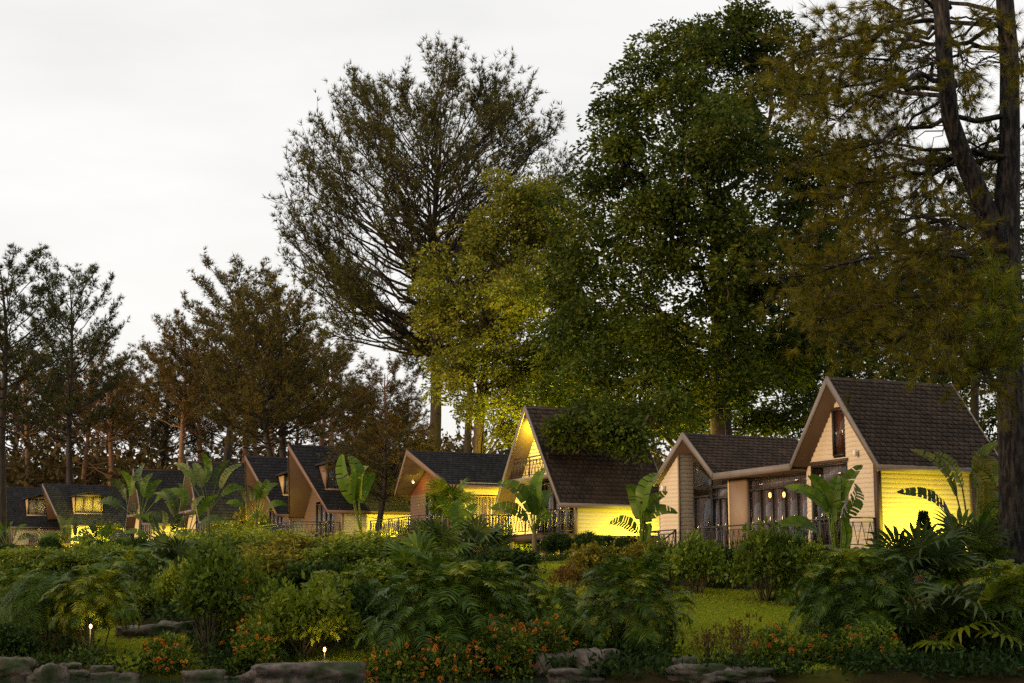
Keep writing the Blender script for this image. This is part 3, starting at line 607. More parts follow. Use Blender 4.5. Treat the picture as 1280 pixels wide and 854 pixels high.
# ------------------------------------------------------------------ trees
def limb_curve(a, b, sag=.0, rise=.25, n=7, rng=None, wob=.04):
    a, b = np.array(a, float), np.array(b, float); L = np.linalg.norm(b - a); t = np.linspace(0, 1, n)[:, None]
    c = (a + b) / 2 + np.array([0, 0, -rise * L]); p = (1 - t) ** 2 * a + 2 * t * (1 - t) * c + t ** 2 * b
    if rng is not None: p[1:-1] += rng.normal(0, wob * L, (n - 2, 3)) * .5
    return p
def pine(H, base, prof, n_limbs, seed, r0=.38, tuft=.34, K=7, sub=9, per=8, ang=.9, needle=.045, spread=.42, lean=(0, 0), dead=6, top=.97, updir=.8, t0=.35, fp=.9, lowf=.82):
    """returns trunk and crown builders; prof(f) gives crown radius at relative crown height f"""
    rng = np.random.default_rng(seed); tr = MB(); cr = MB()
    H0 = H; H = H * (1 if top > .95 else .93); z = np.linspace(0, H, 14); tx = np.stack([lean[0] * (z / H) ** 1.5 + .012 * H * np.sin(z * .35 + seed) * (z / H), lean[1] * (z / H) + .01 * H * np.sin(z * .3 + 2 * seed) * (z / H), z], 1)
    rad = r0 * (1 - z / H) ** .8 + .03; rad[0] *= 1.25; tx[0, 2] = -.6
    tr.tube(tx, rad, 9)
    def tp(h): return np.array([np.interp(h, z, tx[:, i]) for i in range(3)]), np.interp(h, z, rad)
    H = H0; P_, D_ = [], []
    for i in range(n_limbs):
        f = (i + .5) / n_limbs; f = f ** fp; az = i * 2.39996 + rng.normal(0, .3)
        zt = base + (H - base) * f; rr = prof(f) * rng.uniform(.7, 1.08)
        h0 = max(base * lowf, zt - rr * ang * (.45 + .8 * f) * rng.uniform(.8, 1.15)); h0 = min(h0, H * top)
        a, ra = tp(h0); end = np.array([a[0] + rr * math.cos(az), a[1] + rr * math.sin(az), zt + rng.normal(0, .4)])
        pts = limb_curve(a, end, rise=.10 if f < .8 else 0, n=8, rng=rng); L = np.linalg.norm(end - a)
        rl = min(ra * .45, .025 + .012 * L); tr.tube(pts, np.linspace(rl, .02, 8), 5, cap=False)
        ns = max(3, int(sub * min(1.5, L / 6 + .3)))
        for j in range(ns):
            t = t0 + (1 - t0) * (j + rng.uniform(0, 1)) / ns; k = min(6.999, t * 7); q = pts[int(k)] + (pts[int(k) + 1] - pts[int(k)]) * (k - int(k))
            dr = unit(pts[7] - pts[3]); sd = unit(np.cross(dr, [0, 0, 1])) * (1 if j % 2 else -1)
            d = unit(dr * .7 + sd * rng.uniform(.1, 1.0) + np.array([0, 0, rng.uniform(-.35, 1.1) * updir]) + rng.normal(0, .25, 3)); l2 = rng.uniform(.12, .26) * max(L, 3.0) * (1.25 - .5 * t)
            e = q + d * l2 + np.array([0, 0, .12 * l2]); sp = limb_curve(q, e, rise=.1, n=4, rng=rng)
            tr.tube(sp, np.linspace(max(.018, rl * .3), .01, 4), 3, cap=False)
            m = max(3, int(per * rng.uniform(.7, 1.3))); tt = rng.uniform(.25, 1, m); tt[0] = 1
            for t2 in tt:
                k = min(2.999, t2 * 3); qq = sp[int(k)] + (sp[int(k) + 1] - sp[int(k)]) * (k - int(k))
                dd = unit(d * .6 + np.array([0, 0, updir]) + rng.normal(0, .5, 3)); st = rng.uniform(.05, .45) * (1 - .3 * t2)
                P_.append(qq + dd * st); D_.append(dd)
    for i in range(dead):
        h0 = base * rng.uniform(.45, 1.0); a, ra = tp(h0); az = rng.uniform(0, 6.28); l = rng.uniform(1.2, 3.5); e = a + np.array([math.cos(az) * l, math.sin(az) * l, rng.uniform(-.2, .6) * l])
        pts = limb_curve(a, e, rise=.12, n=5, rng=rng); tr.tube(pts, np.linspace(.05, .012, 5), 4, cap=False)
    P_ = np.array(P_); D_ = np.array(D_); hh = (P_[:, 2] - base) / (H - base)
    needles(cr, P_, D_, tuft, needle, K, spread, rng, tone=np.clip(rng.normal(.45, .25, len(P_)), 0, 1))
    return tr, cr
def plant_tree(name, tm, cm, loc, rz, sc, label, group=None, cat='tree'):
    r = empty(name, loc, rz, sc); tag(r, label, cat, group); link('trunk', tm, r); link('crown', cm, r); return r

# tall pine behind the low cabin
tr, cr = pine(30.6, 13.0, lambda f: 9.6 * max(.05, 1 - (abs(f - .36) / .68) ** 2.6) ** .5 if f > .36 else 7.0 + f * 7.2, 190, 11, .44, .42, 7, 9, 9, .8, .045, .5, dead=2, top=.78, t0=.6, fp=.85, lowf=.97)
g = gx(541, 100); plant_tree('pine_tree', tr.mesh('trunk', 'bark_dark', True), cr.mesh('crown', 'needle_tall'), g, 0, 1, 'tallest pine with fan of rising limbs behind the low cabin')
# pines of the left wood
PT = []
for s, (H, b, rmax, nl, mat, bark) in enumerate([(24, 10.5, 5.0, 52, 'needle_dark', 'bark_dark'), (23, 13, 4.2, 38, 'needle_brown', 'bark_orange'), (22, 10.5, 5.2, 54, 'needle_mix', 'bark_dark'), (20, 12, 4.4, 32, 'needle_brown', 'bark_orange')]):
    pr = (lambda rm: (lambda f: rm * math.sqrt(max(.06, 1 - ((f - .38) / .66) ** 2)) ))(rmax)
    tr, cr = pine(H, b, pr, nl, 21 + s, .33, .40, 7, 9, 8, .95, .055, .6, lean=((-.8, .5), (.5, 0), (1.2, -.4), (-.5, .3))[s], dead=14, updir=.7, t0=.42, top=.84)
    PT.append((tr.mesh('trunk', bark, True), cr.mesh('crown', mat)))
WG = 'pines of the wood behind the far cabins'
def wood_pine(k, x, Y, top, label, rz=0, name='pine_tree', wide=1):
    g = gx(x, Y); H = at(x, top, Y).z - g.z; s = H / (24, 23, 22, 20)[k]
    return plant_tree(name, PT[k][0], PT[k][1], g, rz, (s * wide, s * wide, s), label, WG)
wood_pine(0, -2, 128, 312, 'dense dark green pine, left end of the wood', .3, wide=1.15)
wood_pine(0, 84, 160, 334, 'pine with blackish trunk and open whorled crown behind the gold dormer', 1.0, wide=.95)
wood_pine(1, 98, 172, 420, 'orange trunk pine close beside the blackish trunk', .4)
wood_pine(1, 222, 150, 392, 'orange trunk pine rising over the slate roofed cabin', 2.0, wide=1.1)
wood_pine(2, 274, 152, 326, 'broad pine with brown trunk over the traveller palms', .2, wide=1.05)
wood_pine(3, 339, 165, 420, 'thin orange trunk pine left of the forked pine', 1.2)
wood_pine(2, 352, 128, 352, 'forked dark pine behind the unlit dormer cabin', 2.6, wide=1.1)
g = gx(356, 128); plant_tree('pine_tree', PT[2][0], PT[2][1], g, 4.0, (1.0, 1.0, .93), 'leaning twin stem of the forked dark pine', WG).rotation_euler = (0, R(9), 4.0)
wood_pine(3, 487, 185, 452, 'small hazy pine between forked pine and tallest pine', .8, wide=1.2)
rngw = random.Random(8)
for i, (x, Y, top, k) in enumerate([(30, 178, 440, 3), (60, 205, 470, 1), (135, 168, 448, 3), (160, 200, 470, 1), (190, 190, 432, 2), (248, 188, 440, 3), (300, 180, 400, 1), (318, 210, 455, 3), (395, 190, 440, 3), (415, 172, 425, 1), (440, 215, 490, 3), (510, 220, 500, 1), (2, 190, 430, 2), (110, 215, 480, 3), (275, 215, 470, 2), (365, 215, 470, 1), (205, 215, 500, 3), (460, 200, 478, 2)]):
    wood_pine(k, x, Y, top, 'slender brownish pine deep in the wood behind the ' + [lb for lim, lb in ((40, 'farthest cabin'), (120, 'gold dormer cabin'), (200, 'slate roofed cabin'), (260, 'black roofed cabin'), (330, 'amber dormer cabin'), (430, 'unlit dormer cabin'), (900, 'gap before the tallest pine')) if x < lim][0], rngw.uniform(0, 6), wide=1.25)

wood_pine(2, 470, 91, 530, 'small drooping pine before the dark roof of the unlit dormer cabin', 1.0, wide=1.9); wood_pine(1, 497, 96, 520, 'second small pine between unlit dormer cabin and low cabin', 2.0, wide=2.0)
# far wooded hill and undergrowth, one mass
def far_wood():
    rng = np.random.default_rng(4); mb = MB()
    for i in range(900):
        Y = rng.uniform(172, 330) if i % 2 else rng.uniform(166, 215); X = rng.uniform(-.42, .42) * Y; z0 = gz(X, Y)
        s = rng.uniform(1.6, 3.4) * (1 if Y < 230 else 1.5); h = rng.uniform(4.5, 13) * (1 if Y < 215 else .85); n = 140
        d = unit(rng.normal(size=(n, 3))); p = np.array([X, Y, z0 + h * .55]) + d * np.array([s, s, h * .5]) * rng.uniform(.45, 1, (n, 1))
        leaves(mb, p, d + rng.normal(0, .6, (n, 3)), .9, .5, rng, tone=np.clip(rng.normal(.2 + .5 * rng.uniform(), .2, n), 0, 1))
    tag(mb.build('far_wood', 'wood_far'), 'brownish wooded hillside far behind the cabins', 'woodland', kind='stuff')
far_wood()

def broadleaf(lobes, trunk, Y, L, W, per, seed, density=1.0, rc=.95, r0=.5, shell=.5):
    """crown of leaf clumps filling the lobes (read off the photo, each with its own depth), limbs grown to the clumps"""
    rng = np.random.default_rng(seed); C = []
    for (x, y, rx, ry, dy) in lobes:
        c = np.array(at(x, y, Y + dy)); k = (Y + dy) / FPX; ax = np.array([rx * k, (rx + ry) * .5 * k, ry * k])
        n = max(5, int(density * 3.0 * ax[0] * ax[2]))
        d = unit(rng.normal(size=(n, 3))); C.append(c + d * ax * rng.uniform(shell, 1.0, (n, 1)))
    C = np.concatenate(C); T = np.array([tuple(p) for p in trunk]); org = T[0]
    nodes = [t for t in T]; par = [-1] + list(range(len(T) - 1)); nt_ = len(T)
    path = list(np.concatenate([[0], np.cumsum(np.linalg.norm(np.diff(T, axis=0), axis=1))]))
    order = np.argsort(np.linalg.norm(C - T[-1], axis=1))
    for i in order:
        NA = np.array(nodes); d = np.linalg.norm(NA - C[i], axis=1); pen = np.where(NA[:, 2] > C[i][2] + .3, 3.0, 0)
        cost = d + .35 * np.array(path) + pen; cost[0] = 1e9; j = int(np.argmin(cost))
        nodes.append(C[i]); par.append(j); path.append(path[j] + d[j])
    n = len(nodes); wgt = np.ones(n)
    for i in range(n - 1, 0, -1):
        if par[i] >= 0: wgt[par[i]] += wgt[i]
    rad = np.clip(r0 * (wgt / wgt[0]) ** .45, .018, r0)
    tr = MB(); cr = MB(); tr.tube(T - org, [max(rad[i], r0 * .6) * (1.2 if i == 0 else 1) for i in range(nt_)], 9)
    for i in range(nt_, n):
        a, b = nodes[par[i]], nodes[i]; pts = limb_curve(a, b, rise=.08, n=5, rng=rng, wob=.05) - org
        tr.tube(pts, np.linspace(rad[i] * 1.05, rad[i] * .8, 5), 5 if rad[i] > .06 else 3, cap=False)
    for c in C:
        m = int(per * rng.uniform(.6, 1.3)); d = unit(rng.normal(size=(m, 3)) + np.array([0, 0, .25])); r = rc * rng.uniform(.7, 1.2)
        rr = rng.uniform(.3, 1, (m, 1)) ** .5; p = c + d * np.array([r, r, r * .62]) * rr - org
        leaves(cr, p, d * np.array([1, 1, .4]) + np.array([0, 0, -.25]) + rng.normal(0, .45, (m, 3)), L, W, rng, tone=np.clip(rng.normal(.45, .18, m) + rng.normal(0, .24), 0, 1))
    return org, tr, cr
lob = [(905, 55, 70, 52, 0), (850, 90, 55, 50, -2), (795, 125, 55, 50, -1), (880, 170, 110, 80, -3), (965, 105, 80, 75, 2), (765, 225, 48, 60, 0), (870, 285, 125, 90, -4), (985, 235, 70, 85, 0), (762, 320, 66, 65, -2), (860, 395, 115, 75, -4),
       (735, 405, 50, 50, -3), (965, 375, 90, 90, -1), (785, 480, 75, 42, -5), (905, 480, 85, 36, -3), (1015, 330, 60, 90, 2), (722, 470, 36, 38, -5), (1000, 450, 70, 50, 1), (835, 530, 50, 26, -6), (775, 520, 40, 18, -9), (735, 528, 20, 12, -9), (900, 170, 60, 60, -7), (930, 300, 60, 60, -7), (820, 240, 50, 45, -6), (1080, 400, 60, 60, 4), (1050, 250, 60, 80, 4), (716, 300, 30, 55, 3), (712, 380, 36, 45, 3), (700, 435, 36, 40, 2), (745, 260, 40, 60, -2), (770, 180, 40, 50, -1), (830, 60, 40, 36, 0), (690, 480, 30, 40, 0), (940, 40, 60, 40, 1), (820, 455, 90, 55, 2), (950, 460, 80, 60, 4), (880, 525, 90, 36, 6), (715, 505, 50, 40, 2), (1000, 515, 60, 36, 5), (770, 410, 70, 60, 3), (755, 540, 42, 16, -12), (800, 548, 46, 16, -12), (712, 538, 14, 10, -12), (830, 515, 40, 20, -10), (760, 520, 50, 22, 6)]
Y = 78; org, tr, cr = broadleaf(lob, [gx(905, Y), at(906, 600, Y), at(900, 510, Y), at(902, 430, Y), at(896, 340, Y), at(900, 240, Y)], Y, .26, .13, 240, 31, 1.15, 1.08, .55, .3)
plant_tree('broadleaf_tree', tr.mesh('trunk', 'bark', True), cr.mesh('crown', 'leaf_big'), Vector(org), 0, 1, 'huge dense dark green broadleaf tree towering behind the cabins')
lob = [(650, 250, 65, 45, 0), (600, 310, 55, 60, 0), (680, 310, 45, 80, 2), (560, 385, 48, 55, -1), (640, 380, 75, 70, -3), (595, 455, 60, 50, -2), (680, 440, 50, 60, 0), (590, 505, 38, 24, -3), (655, 505, 50, 26, -3), (545, 330, 25, 35, 0), (530, 400, 22, 26, 0), (700, 370, 30, 60, 2), (705, 470, 36, 50, 2), (640, 470, 60, 45, -1), (620, 540, 60, 20, 2), (690, 250, 34, 50, 3), (560, 470, 40, 40, 1)]
Y = 90; org, tr, cr = broadleaf(lob, [gx(597, Y), at(597, 580, Y), at(600, 500, Y), at(612, 420, Y), at(625, 340, Y)], Y, .23, .12, 130, 32, 1.9, .9, .3, .2)
plant_tree('broadleaf_tree', tr.mesh('trunk', 'bark', True), cr.mesh('crown', 'leaf_mid'), Vector(org), 0, 1, 'fine leaved olive green tree in front of the tallest pine, its foot lit yellow')
spot(gx(700, 84), 1500, 'stake spotlight at the foot of the olive green tree', up=.4)
spot(gx(822, 80), 260, 'stake spotlight behind the A-frame cabin under the huge tree', up=.4)
# dark bole beside the olive tree, dark pines and broadleaf trees behind the near cabin
tr, cr = pine(24, 12, lambda f: 4.5 * (1 - (f - .4) ** 2), 40, 41, .36, .4, 7, 9, 8, .5, .06, .5, dead=5)
m1, m2 = tr.mesh('trunk', 'bark_dark', True), cr.mesh('crown', 'needle_dark')
plant_tree('pine_tree', m1, m2, gx(584, 104), 1, .86, 'dark trunked pine hidden in the olive green tree')
for x, Y, s, rz, lb in ((1228, 84, .82, 0, 'dark pine behind the roof end of the two gabled cabin'), (1165, 100, .9, 2, 'dark pine over the shingle ridge of the two gabled cabin'), (1100, 112, .9, 4, 'dark pine between huge tree and near pine'), (1290, 70, .8, 3, 'dark pine standing behind the thick near trunk'), (1205, 120, 1, 5, 'farther dark pine behind the near cabin roof'), (1050, 105, .8, 1.5, 'dark pine behind the valley of the two gabled roof')):
    plant_tree('pine_tree', m1, m2, gx(x, Y), rz, s, lb)
lob = [(1000, 500, 60, 30, 0), (1100, 470, 60, 40, 0), (1170, 500, 60, 45, 0), (1240, 470, 50, 60, 0), (1140, 420, 60, 40, 3), (1060, 440, 50, 40, 0), (950, 520, 50, 30, 2), (1225, 540, 40, 40, 0), (1260, 400, 40, 60, 4)]
lob += [(1020, 420, 60, 60, 8), (1100, 380, 60, 60, 10), (1180, 350, 60, 60, 10), (1250, 300, 50, 80, 10), (940, 470, 60, 50, 10), (860, 490, 60, 50, 12), (1040, 530, 60, 30, 5), (1200, 440, 60, 50, 4), (780, 520, 60, 36, 14), (700, 530, 50, 30, 16)]
Y = 96; org, tr, cr = broadleaf(lob, [gx(1120, Y), at(1120, 580, Y), at(1120, 500, Y)], Y, .36, .18, 80, 33, .9, 1.0, .3, .3)
plant_tree('broadleaf_tree', tr.mesh('trunk', 'bark', True), cr.mesh('crown', 'leaf_big'), Vector(org), 0, 1, 'low dark tree behind the shingle roof of the two gabled cabin')

# near pine with thick rough trunk and golden hanging sprays
def near_pine():
    rng = np.random.default_rng(51); Y = 40; org = np.array(gx(1268, Y)); tr = MB(); A = lambda x, y, dy=0: np.array(at(x, y, Y + dy)) - org
    p = [A(1268, 770), A(1267, 700), A(1266, 600), A(1263, 480), A(1260, 380), A(1257, 290), A(1262, 180), A(1262, 80), A(1256, 0), A(1254, -120), A(1250, -260)]
    tr.tube(p, [.46, .38, .35, .345, .36, .36, .27, .25, .23, .18, .08], 12)
    limb = [A(1258, 330), A(1232, 262, -.3), A(1205, 200, -.6), A(1188, 150, -.8), A(1181, 80, -.9), A(1176, 0, -.8), A(1172, -90, -.6), A(1160, -200, 0)]
    tr.tube(limb, [.30, .27, .24, .22, .21, .20, .17, .08], 10)
    P_, D_ = [], []
    targets = [(985, 215), (1015, 250), (1000, 300), (965, 340), (985, 390), (1020, 420), (1040, 370), (1055, 310), (1060, 230), (1090, 180), (1075, 280), (1110, 330), (1120, 250), (1090, 400), (1130, 400), (1150, 320), (1150, 210), (1120, 140), (1090, 110), (1060, 70), (1030, 60), (1100, 40), (1140, 80), (1130, 10), (1060, 20), (1170, 380), (1180, 280), (1190, 430), (1215, 330), (1210, 400), (1150, 440), (1100, 450), (1070, 440), (1225, 120), (1228, 40), (1272, 110), (1205, 95), (1250, 190), (1090, 220), (1040, 150), (1010, 180), (1235, 480), (1200, 220), (1120, -30), (1030, 330), (990, 360), (1080, 340), (1140, 270), (1020, 110), (1000, 145), (1045, 190), (985, 120), (1075, 140), (1010, 75), (960, 100), (1050, 110)]
    for i, (x, y) in enumerate(targets):
        y0 = min(460, max(-60, y - rng.uniform(-10, 90) + .15 * (1260 - x) * .3)); a = A(1262 if y0 > 300 or rng.random() < .5 else 1188, y0, rng.uniform(-.2, .2)); e = A(x + rng.normal(0, 8), y + rng.normal(0, 8), rng.uniform(-5, 5))
        pts = limb_curve(a, e, rise=-.10, n=9, rng=rng, wob=.05); L = np.linalg.norm(e - a); tr.tube(pts, np.linspace(.035 + .007 * L, .012, 9), 5, cap=False)
        ns = int(12 + L * 2.2)
        for j in range(ns):
            t = .55 + .45 * (j + rng.random()) / ns; k = min(7.999, t * 8); q = pts[int(k)] + (pts[int(k) + 1] - pts[int(k)]) * (k - int(k)); dr = unit(pts[8] - pts[4])
            d = unit(dr * .6 + rng.normal(0, .65, 3) + np.array([0, 0, -.12])); l2 = rng.uniform(.5, 1.5); s = limb_curve(q, q + d * l2, rise=-.12, n=4, rng=rng)
            tr.tube(s, np.linspace(.014, .006, 4), 3, cap=False)
            for t2 in np.append(rng.uniform(.25, 1, 6), 1.0):
                k = min(2.999, t2 * 3); P_.append(s[int(k)] + (s[int(k) + 1] - s[int(k)]) * (k - int(k))); D_.append(unit(d + rng.normal(0, .35, 3) + np.array([0, 0, .05])))
    for i in range(64):          # bare dead twigs
        a = limb[rng.integers(1, 7)] if i % 2 else p[rng.integers(4, 9)]; e = a + np.array([rng.uniform(-2.4, .5), rng.normal(0, .6), rng.uniform(-1.2, .9)])
        q = limb_curve(a, e, rise=rng.uniform(-.35, .2), n=7, rng=rng, wob=.1); tr.tube(q, np.linspace(.022, .006, 7), 4, cap=False)
    P_, D_ = np.array(P_), np.array(D_); cr = MB(); x = (P_[:, 0] + org[0]) / (P_[:, 1] + org[1])
    needles(cr, P_, D_, .27, .013, 20, .45, rng, tone=np.clip(rng.normal(.5, .22, len(P_)), 0, 1))
    r = plant_tree('pine_tree', tr.mesh('trunk', 'bark_near', True), cr.mesh('crown', 'needle_gold'), Vector(org), 0, 1, 'near pine with thick rough trunk and hanging golden needle sprays')
    g2 = MB(); P2, D2 = [], []                                     # fresh green shoots low on the trunk
    for (x, y) in [(1240, 345), (1255, 370), (1232, 395), (1262, 400), (1245, 425), (1230, 455), (1262, 450), (1272, 360), (1275, 430)]:
        c = A(x, y, -3.2)
        for k in range(30):
            P2.append(c + rng.normal(0, .2, 3)); D2.append(unit(rng.normal(0, .7, 3) + np.array([-.2, 0, .4])))
    needles(g2, np.array(P2), np.array(D2), .40, .015, 18, .38, rng)
    g2.build('shoots', 'needle_green', r)
near_pine()
# ------------------------------------------------------------------ garden plants
def frond_mesh(mat, L, arch, n, ll, wid, seed, name='frond'):
    """feather frond: arching rachis with drooping leaflets; grows from the origin along +x"""
    rng = np.random.default_rng(seed); mb = MB(); t = np.linspace(0, 1, 9)
    px_ = L * np.sin(t * arch) / arch; pz = L * (.45 * t - .5 * arch * t ** 2); rach = np.stack([px_, 0 * t, pz], 1)
    mb.tube(rach, np.linspace(.011, .004, 9), 3, cap=False, tone=.8)
    tt = np.linspace(.16, 1, n); pos = np.stack([np.interp(tt, t, rach[:, i]) for i in range(3)], 1); tg = unit(np.gradient(pos, axis=0))
    for sd in (-1, 1):
        l = ll * np.sin(np.clip(tt * 2.6 + .35, 0, 3.0)) ** .6 * rng.uniform(.85, 1.1, n)
        d = unit(tg * .65 + np.array([0, sd, .12]) + rng.normal(0, .08, (n, 3))); sidev = tg * wid * .5
        a, b = pos - sidev * .3, pos + sidev * .3; m = pos + d * l[:, None] * .5; tip = pos + d * l[:, None] + np.array([0, 0, -.28]) * l[:, None]
        v = np.stack([a, b, m + sidev, m - sidev, tip], 1).reshape(-1, 3); i = np.arange(n) * 5
        tn = np.repeat(rng.uniform(.1, .9, n), 5); base = mb.n
        mb.add(v, np.stack([i, i + 1, i + 2, i + 3], 1), tn); mb.f.append(np.stack([base + i + 3, base + i + 2, base + i + 4], 1))
    return mb.mesh(name, mat)
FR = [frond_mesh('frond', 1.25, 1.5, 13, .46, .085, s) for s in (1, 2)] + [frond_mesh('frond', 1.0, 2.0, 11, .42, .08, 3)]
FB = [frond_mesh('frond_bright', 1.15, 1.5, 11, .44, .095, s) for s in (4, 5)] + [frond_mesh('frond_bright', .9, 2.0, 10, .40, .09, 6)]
FD = [frond_mesh('frond', 1.3, 2.6, 20, .5, .035, 7), frond_mesh('frond', 1.15, 2.3, 20, .5, .035, 8), frond_mesh('frond', 1.3, 2.9, 20, .5, .035, 9)]
def stem_cluster(h, n, spread, rng, r=.018):
    mb = MB()
    for i in range(n):
        a = rng.uniform(0, 6.28); s = spread * math.sqrt(rng.random()); b = (s * .45 * math.cos(a), s * .45 * math.sin(a), -.08); t = (s * math.cos(a), s * math.sin(a), h * rng.uniform(.6, 1))
        mb.tube(limb_curve(b, t, rise=-.05, n=5), np.linspace(r, r * .7, 5), 4, cap=False)
    return mb
def palm_clump(pos, wd, ht, label, meshes=None, n=46, seed=0, name='palm_clump', group='feather palm clumps', low=.25, mat='stem', tilt=(-.35, 1.15)):
    """many stemmed feather palm; each frond its own piece"""
    rng = random.Random(seed); meshes = meshes or FR; r = empty(name, pos); tag(r, label, 'palm', group)
    stem_cluster(ht * .62, 14, wd * .30, rng).build('stem', mat, r)
    n = int(n * 2.9)
    for i in range(n):
        f = (i + .5) / n; az = i * 2.39996 + rng.uniform(-.3, .3); z = ht * (low + (.82 - low) * f) ; rad = wd * .5 * math.sqrt(1 - (.94 * f) ** 2) * rng.uniform(.25, .8)
        up = tilt[0] + (tilt[1] - tilt[0]) * f + rng.uniform(-.25, .25); s = min(.7, max(.5, wd / 4.4)) * rng.uniform(.65, 1.2)
        link('frond', (FB if meshes is FR and f > .7 and rng.random() < .45 else meshes)[i % len(meshes)], r, (rad * math.cos(az), rad * math.sin(az), z), (rng.uniform(-.5, .5), -up, az), s)  # more bright fronds near the top: new growth, and lit tops put into colour
    return r
def fan_mesh(mat, rad, n, seed, droop=.25, pet=.5, sweep=2.5, wid=.085):
    rng = np.random.default_rng(seed); mb = MB(); mb.tube(limb_curve((0, 0, 0), (pet, 0, 0), rise=-.06, n=4), [.014, .012, .01, .009], 4, cap=False, tone=.9)
    o = np.array([pet, 0, 0])
    for i in range(n):
        a = (i / (n - 1) - .5) * 2 * sweep * .5 * 2; a = (i / (n - 1) - .5) * 2 * sweep
        d = np.array([math.cos(a), math.sin(a), .12 * math.cos(a)]); s = np.array([-math.sin(a), math.cos(a), 0]); L = rad * (.78 + .22 * math.cos(a * .6)) * rng.uniform(.92, 1.06)
        w1 = wid * 1.0; p1 = o + d * L * .55 + np.array([0, 0, .02]); p2 = o + d * L + np.array([0, 0, -droop * L * rng.uniform(.5, 1.4)]); t = rng.uniform(.1, .9); pm = o + d * L * .8 + np.array([0, 0, -droop * .35 * L])
        mb.add([o, p1 + s * w1 * .5 + (0, 0, -.018), p1 + (0, 0, .018), p1 - s * w1 * .5 + (0, 0, -.018), pm + s * w1 * .32, pm - s * w1 * .32, p2], [(0, 1, 2, 2), (0, 2, 3, 3)][:0] or [(1, 4, 5, 3)], t)
        b = mb.n - 7; mb.f.append(np.array([(b, b + 1, b + 2), (b, b + 2, b + 3), (b + 1, b + 3, b + 2), (b + 4, b + 6, b + 5)]))
    return mb.mesh('fan_leaf', mat)
FN = [fan_mesh('fan', .62, 19, 1), fan_mesh('fan', .7, 21, 2, .4), fan_mesh('fan', .55, 17, 3, .15)]
FG = [fan_mesh('frond', .62, 19, 4, .2), fan_mesh('frond_bright', .62, 19, 5, .3)]
FX = [fan_mesh('fan_dead', .6, 17, 6, .8, .35, 2.0)]
def fan_palm(pos, trunk_h, n, sc, label, seed=0, meshes=None, dead=0, group='fan palms', up=(-.55, 1.1), r=.09, mat='trunk_palm', lean=(0, 0)):
    rng = random.Random(seed); meshes = meshes or FN; o = empty('fan_palm', pos); tag(o, label, 'palm', group)
    mb = MB(); mb.tube(limb_curve((0, 0, -.1), (lean[0], lean[1], trunk_h), rise=0, n=7), [r * (1.25 if i == 0 else 1 + .12 * (i % 2)) for i in range(7)], 9); mb.build('trunk', mat, o, True)
    for i in range(n):
        f = (i + .5) / n; az = i * 2.39996 + rng.uniform(-.25, .25); u = up[0] + (up[1] - up[0]) * f
        link('fan_leaf', meshes[i % len(meshes)], o, (lean[0] + .05 * math.cos(az), lean[1] + .05 * math.sin(az), trunk_h - .02 + .1 * f), (rng.uniform(-.5, .5), -u, az), sc * rng.uniform(.85, 1.12))
    for i in range(dead):
        az = rng.uniform(0, 6.28); link('fan_leaf', FX[0], o, (lean[0], lean[1], trunk_h - .15), (rng.uniform(-.4, .4), 1.0, az), sc * .95)
    return o
def paddle_leaf(p0, p1, p2, width, side, mat, seed, tear=.25, bow=.17, pet=.022):
    """banana or traveller palm leaf: stalk p0-p1, blade p1-p2 with midrib and torn sides"""
    rng = np.random.default_rng(seed); mb = MB(); p0, p1, p2 = (np.array(tuple(q), float) for q in (p0, p1, p2)); n = 12
    st = limb_curve(p0, p1, rise=-.03, n=5); mb.tube(st, np.linspace(pet * 1.5, pet, 5), 5, cap=False, tone=.85)
    L = np.linalg.norm(p2 - p1); ax = unit(p2 - p1); s = np.array(tuple(side), float); s = unit(s - ax * np.dot(s, ax)); nn = np.cross(s, ax); nn = nn if nn[2] > 0 else -nn
    t = np.linspace(0, 1, n + 1); dr_ = rng.uniform(.04, .2); mid = p1 + np.outer(t, p2 - p1) + np.outer(np.sin(t * math.pi) * bow * L, nn) + np.outer(t ** 3 * dr_ * L, [0, 0, -1.])
    mb.tube(mid, np.linspace(pet * .9, .004, n + 1), 4, cap=False, tone=1.0)
    wv = width * .5 * np.clip(np.sin(np.clip(t, .02, 1) ** .75 * math.pi * .93 + .12), .06, 1) ** .55; wv[-1] = .01
    for sg in (-1, 1):
        for i in range(n):
            torn = rng.random() < tear + .12; g = .28 if torn else 0; dz = rng.uniform(-.25, .02) if torn else -.06
            i1 = t[i] + (t[i + 1] - t[i]) * (1 - g)
            e0 = mid[i] + sg * s * wv[i] + nn * (wv[i] * (.35 + dz)) + ax * .05; m1 = mid[i] + (mid[i + 1] - mid[i]) * (1 - g); w1 = np.interp(i1, t, wv); e1 = m1 + sg * s * w1 + nn * (w1 * (.35 + dz)) + ax * .05
            h0 = mid[i] * .5 + e0 * .5 + nn * .02; h1 = m1 * .5 + e1 * .5 + nn * .02
            tn = rng.uniform(.25, .75); mb.add([mid[i], m1, h1, h0, e1, e0], [(0, 1, 2, 3), (3, 2, 4, 5)], tn)
    return mb.mesh('leaf', mat)
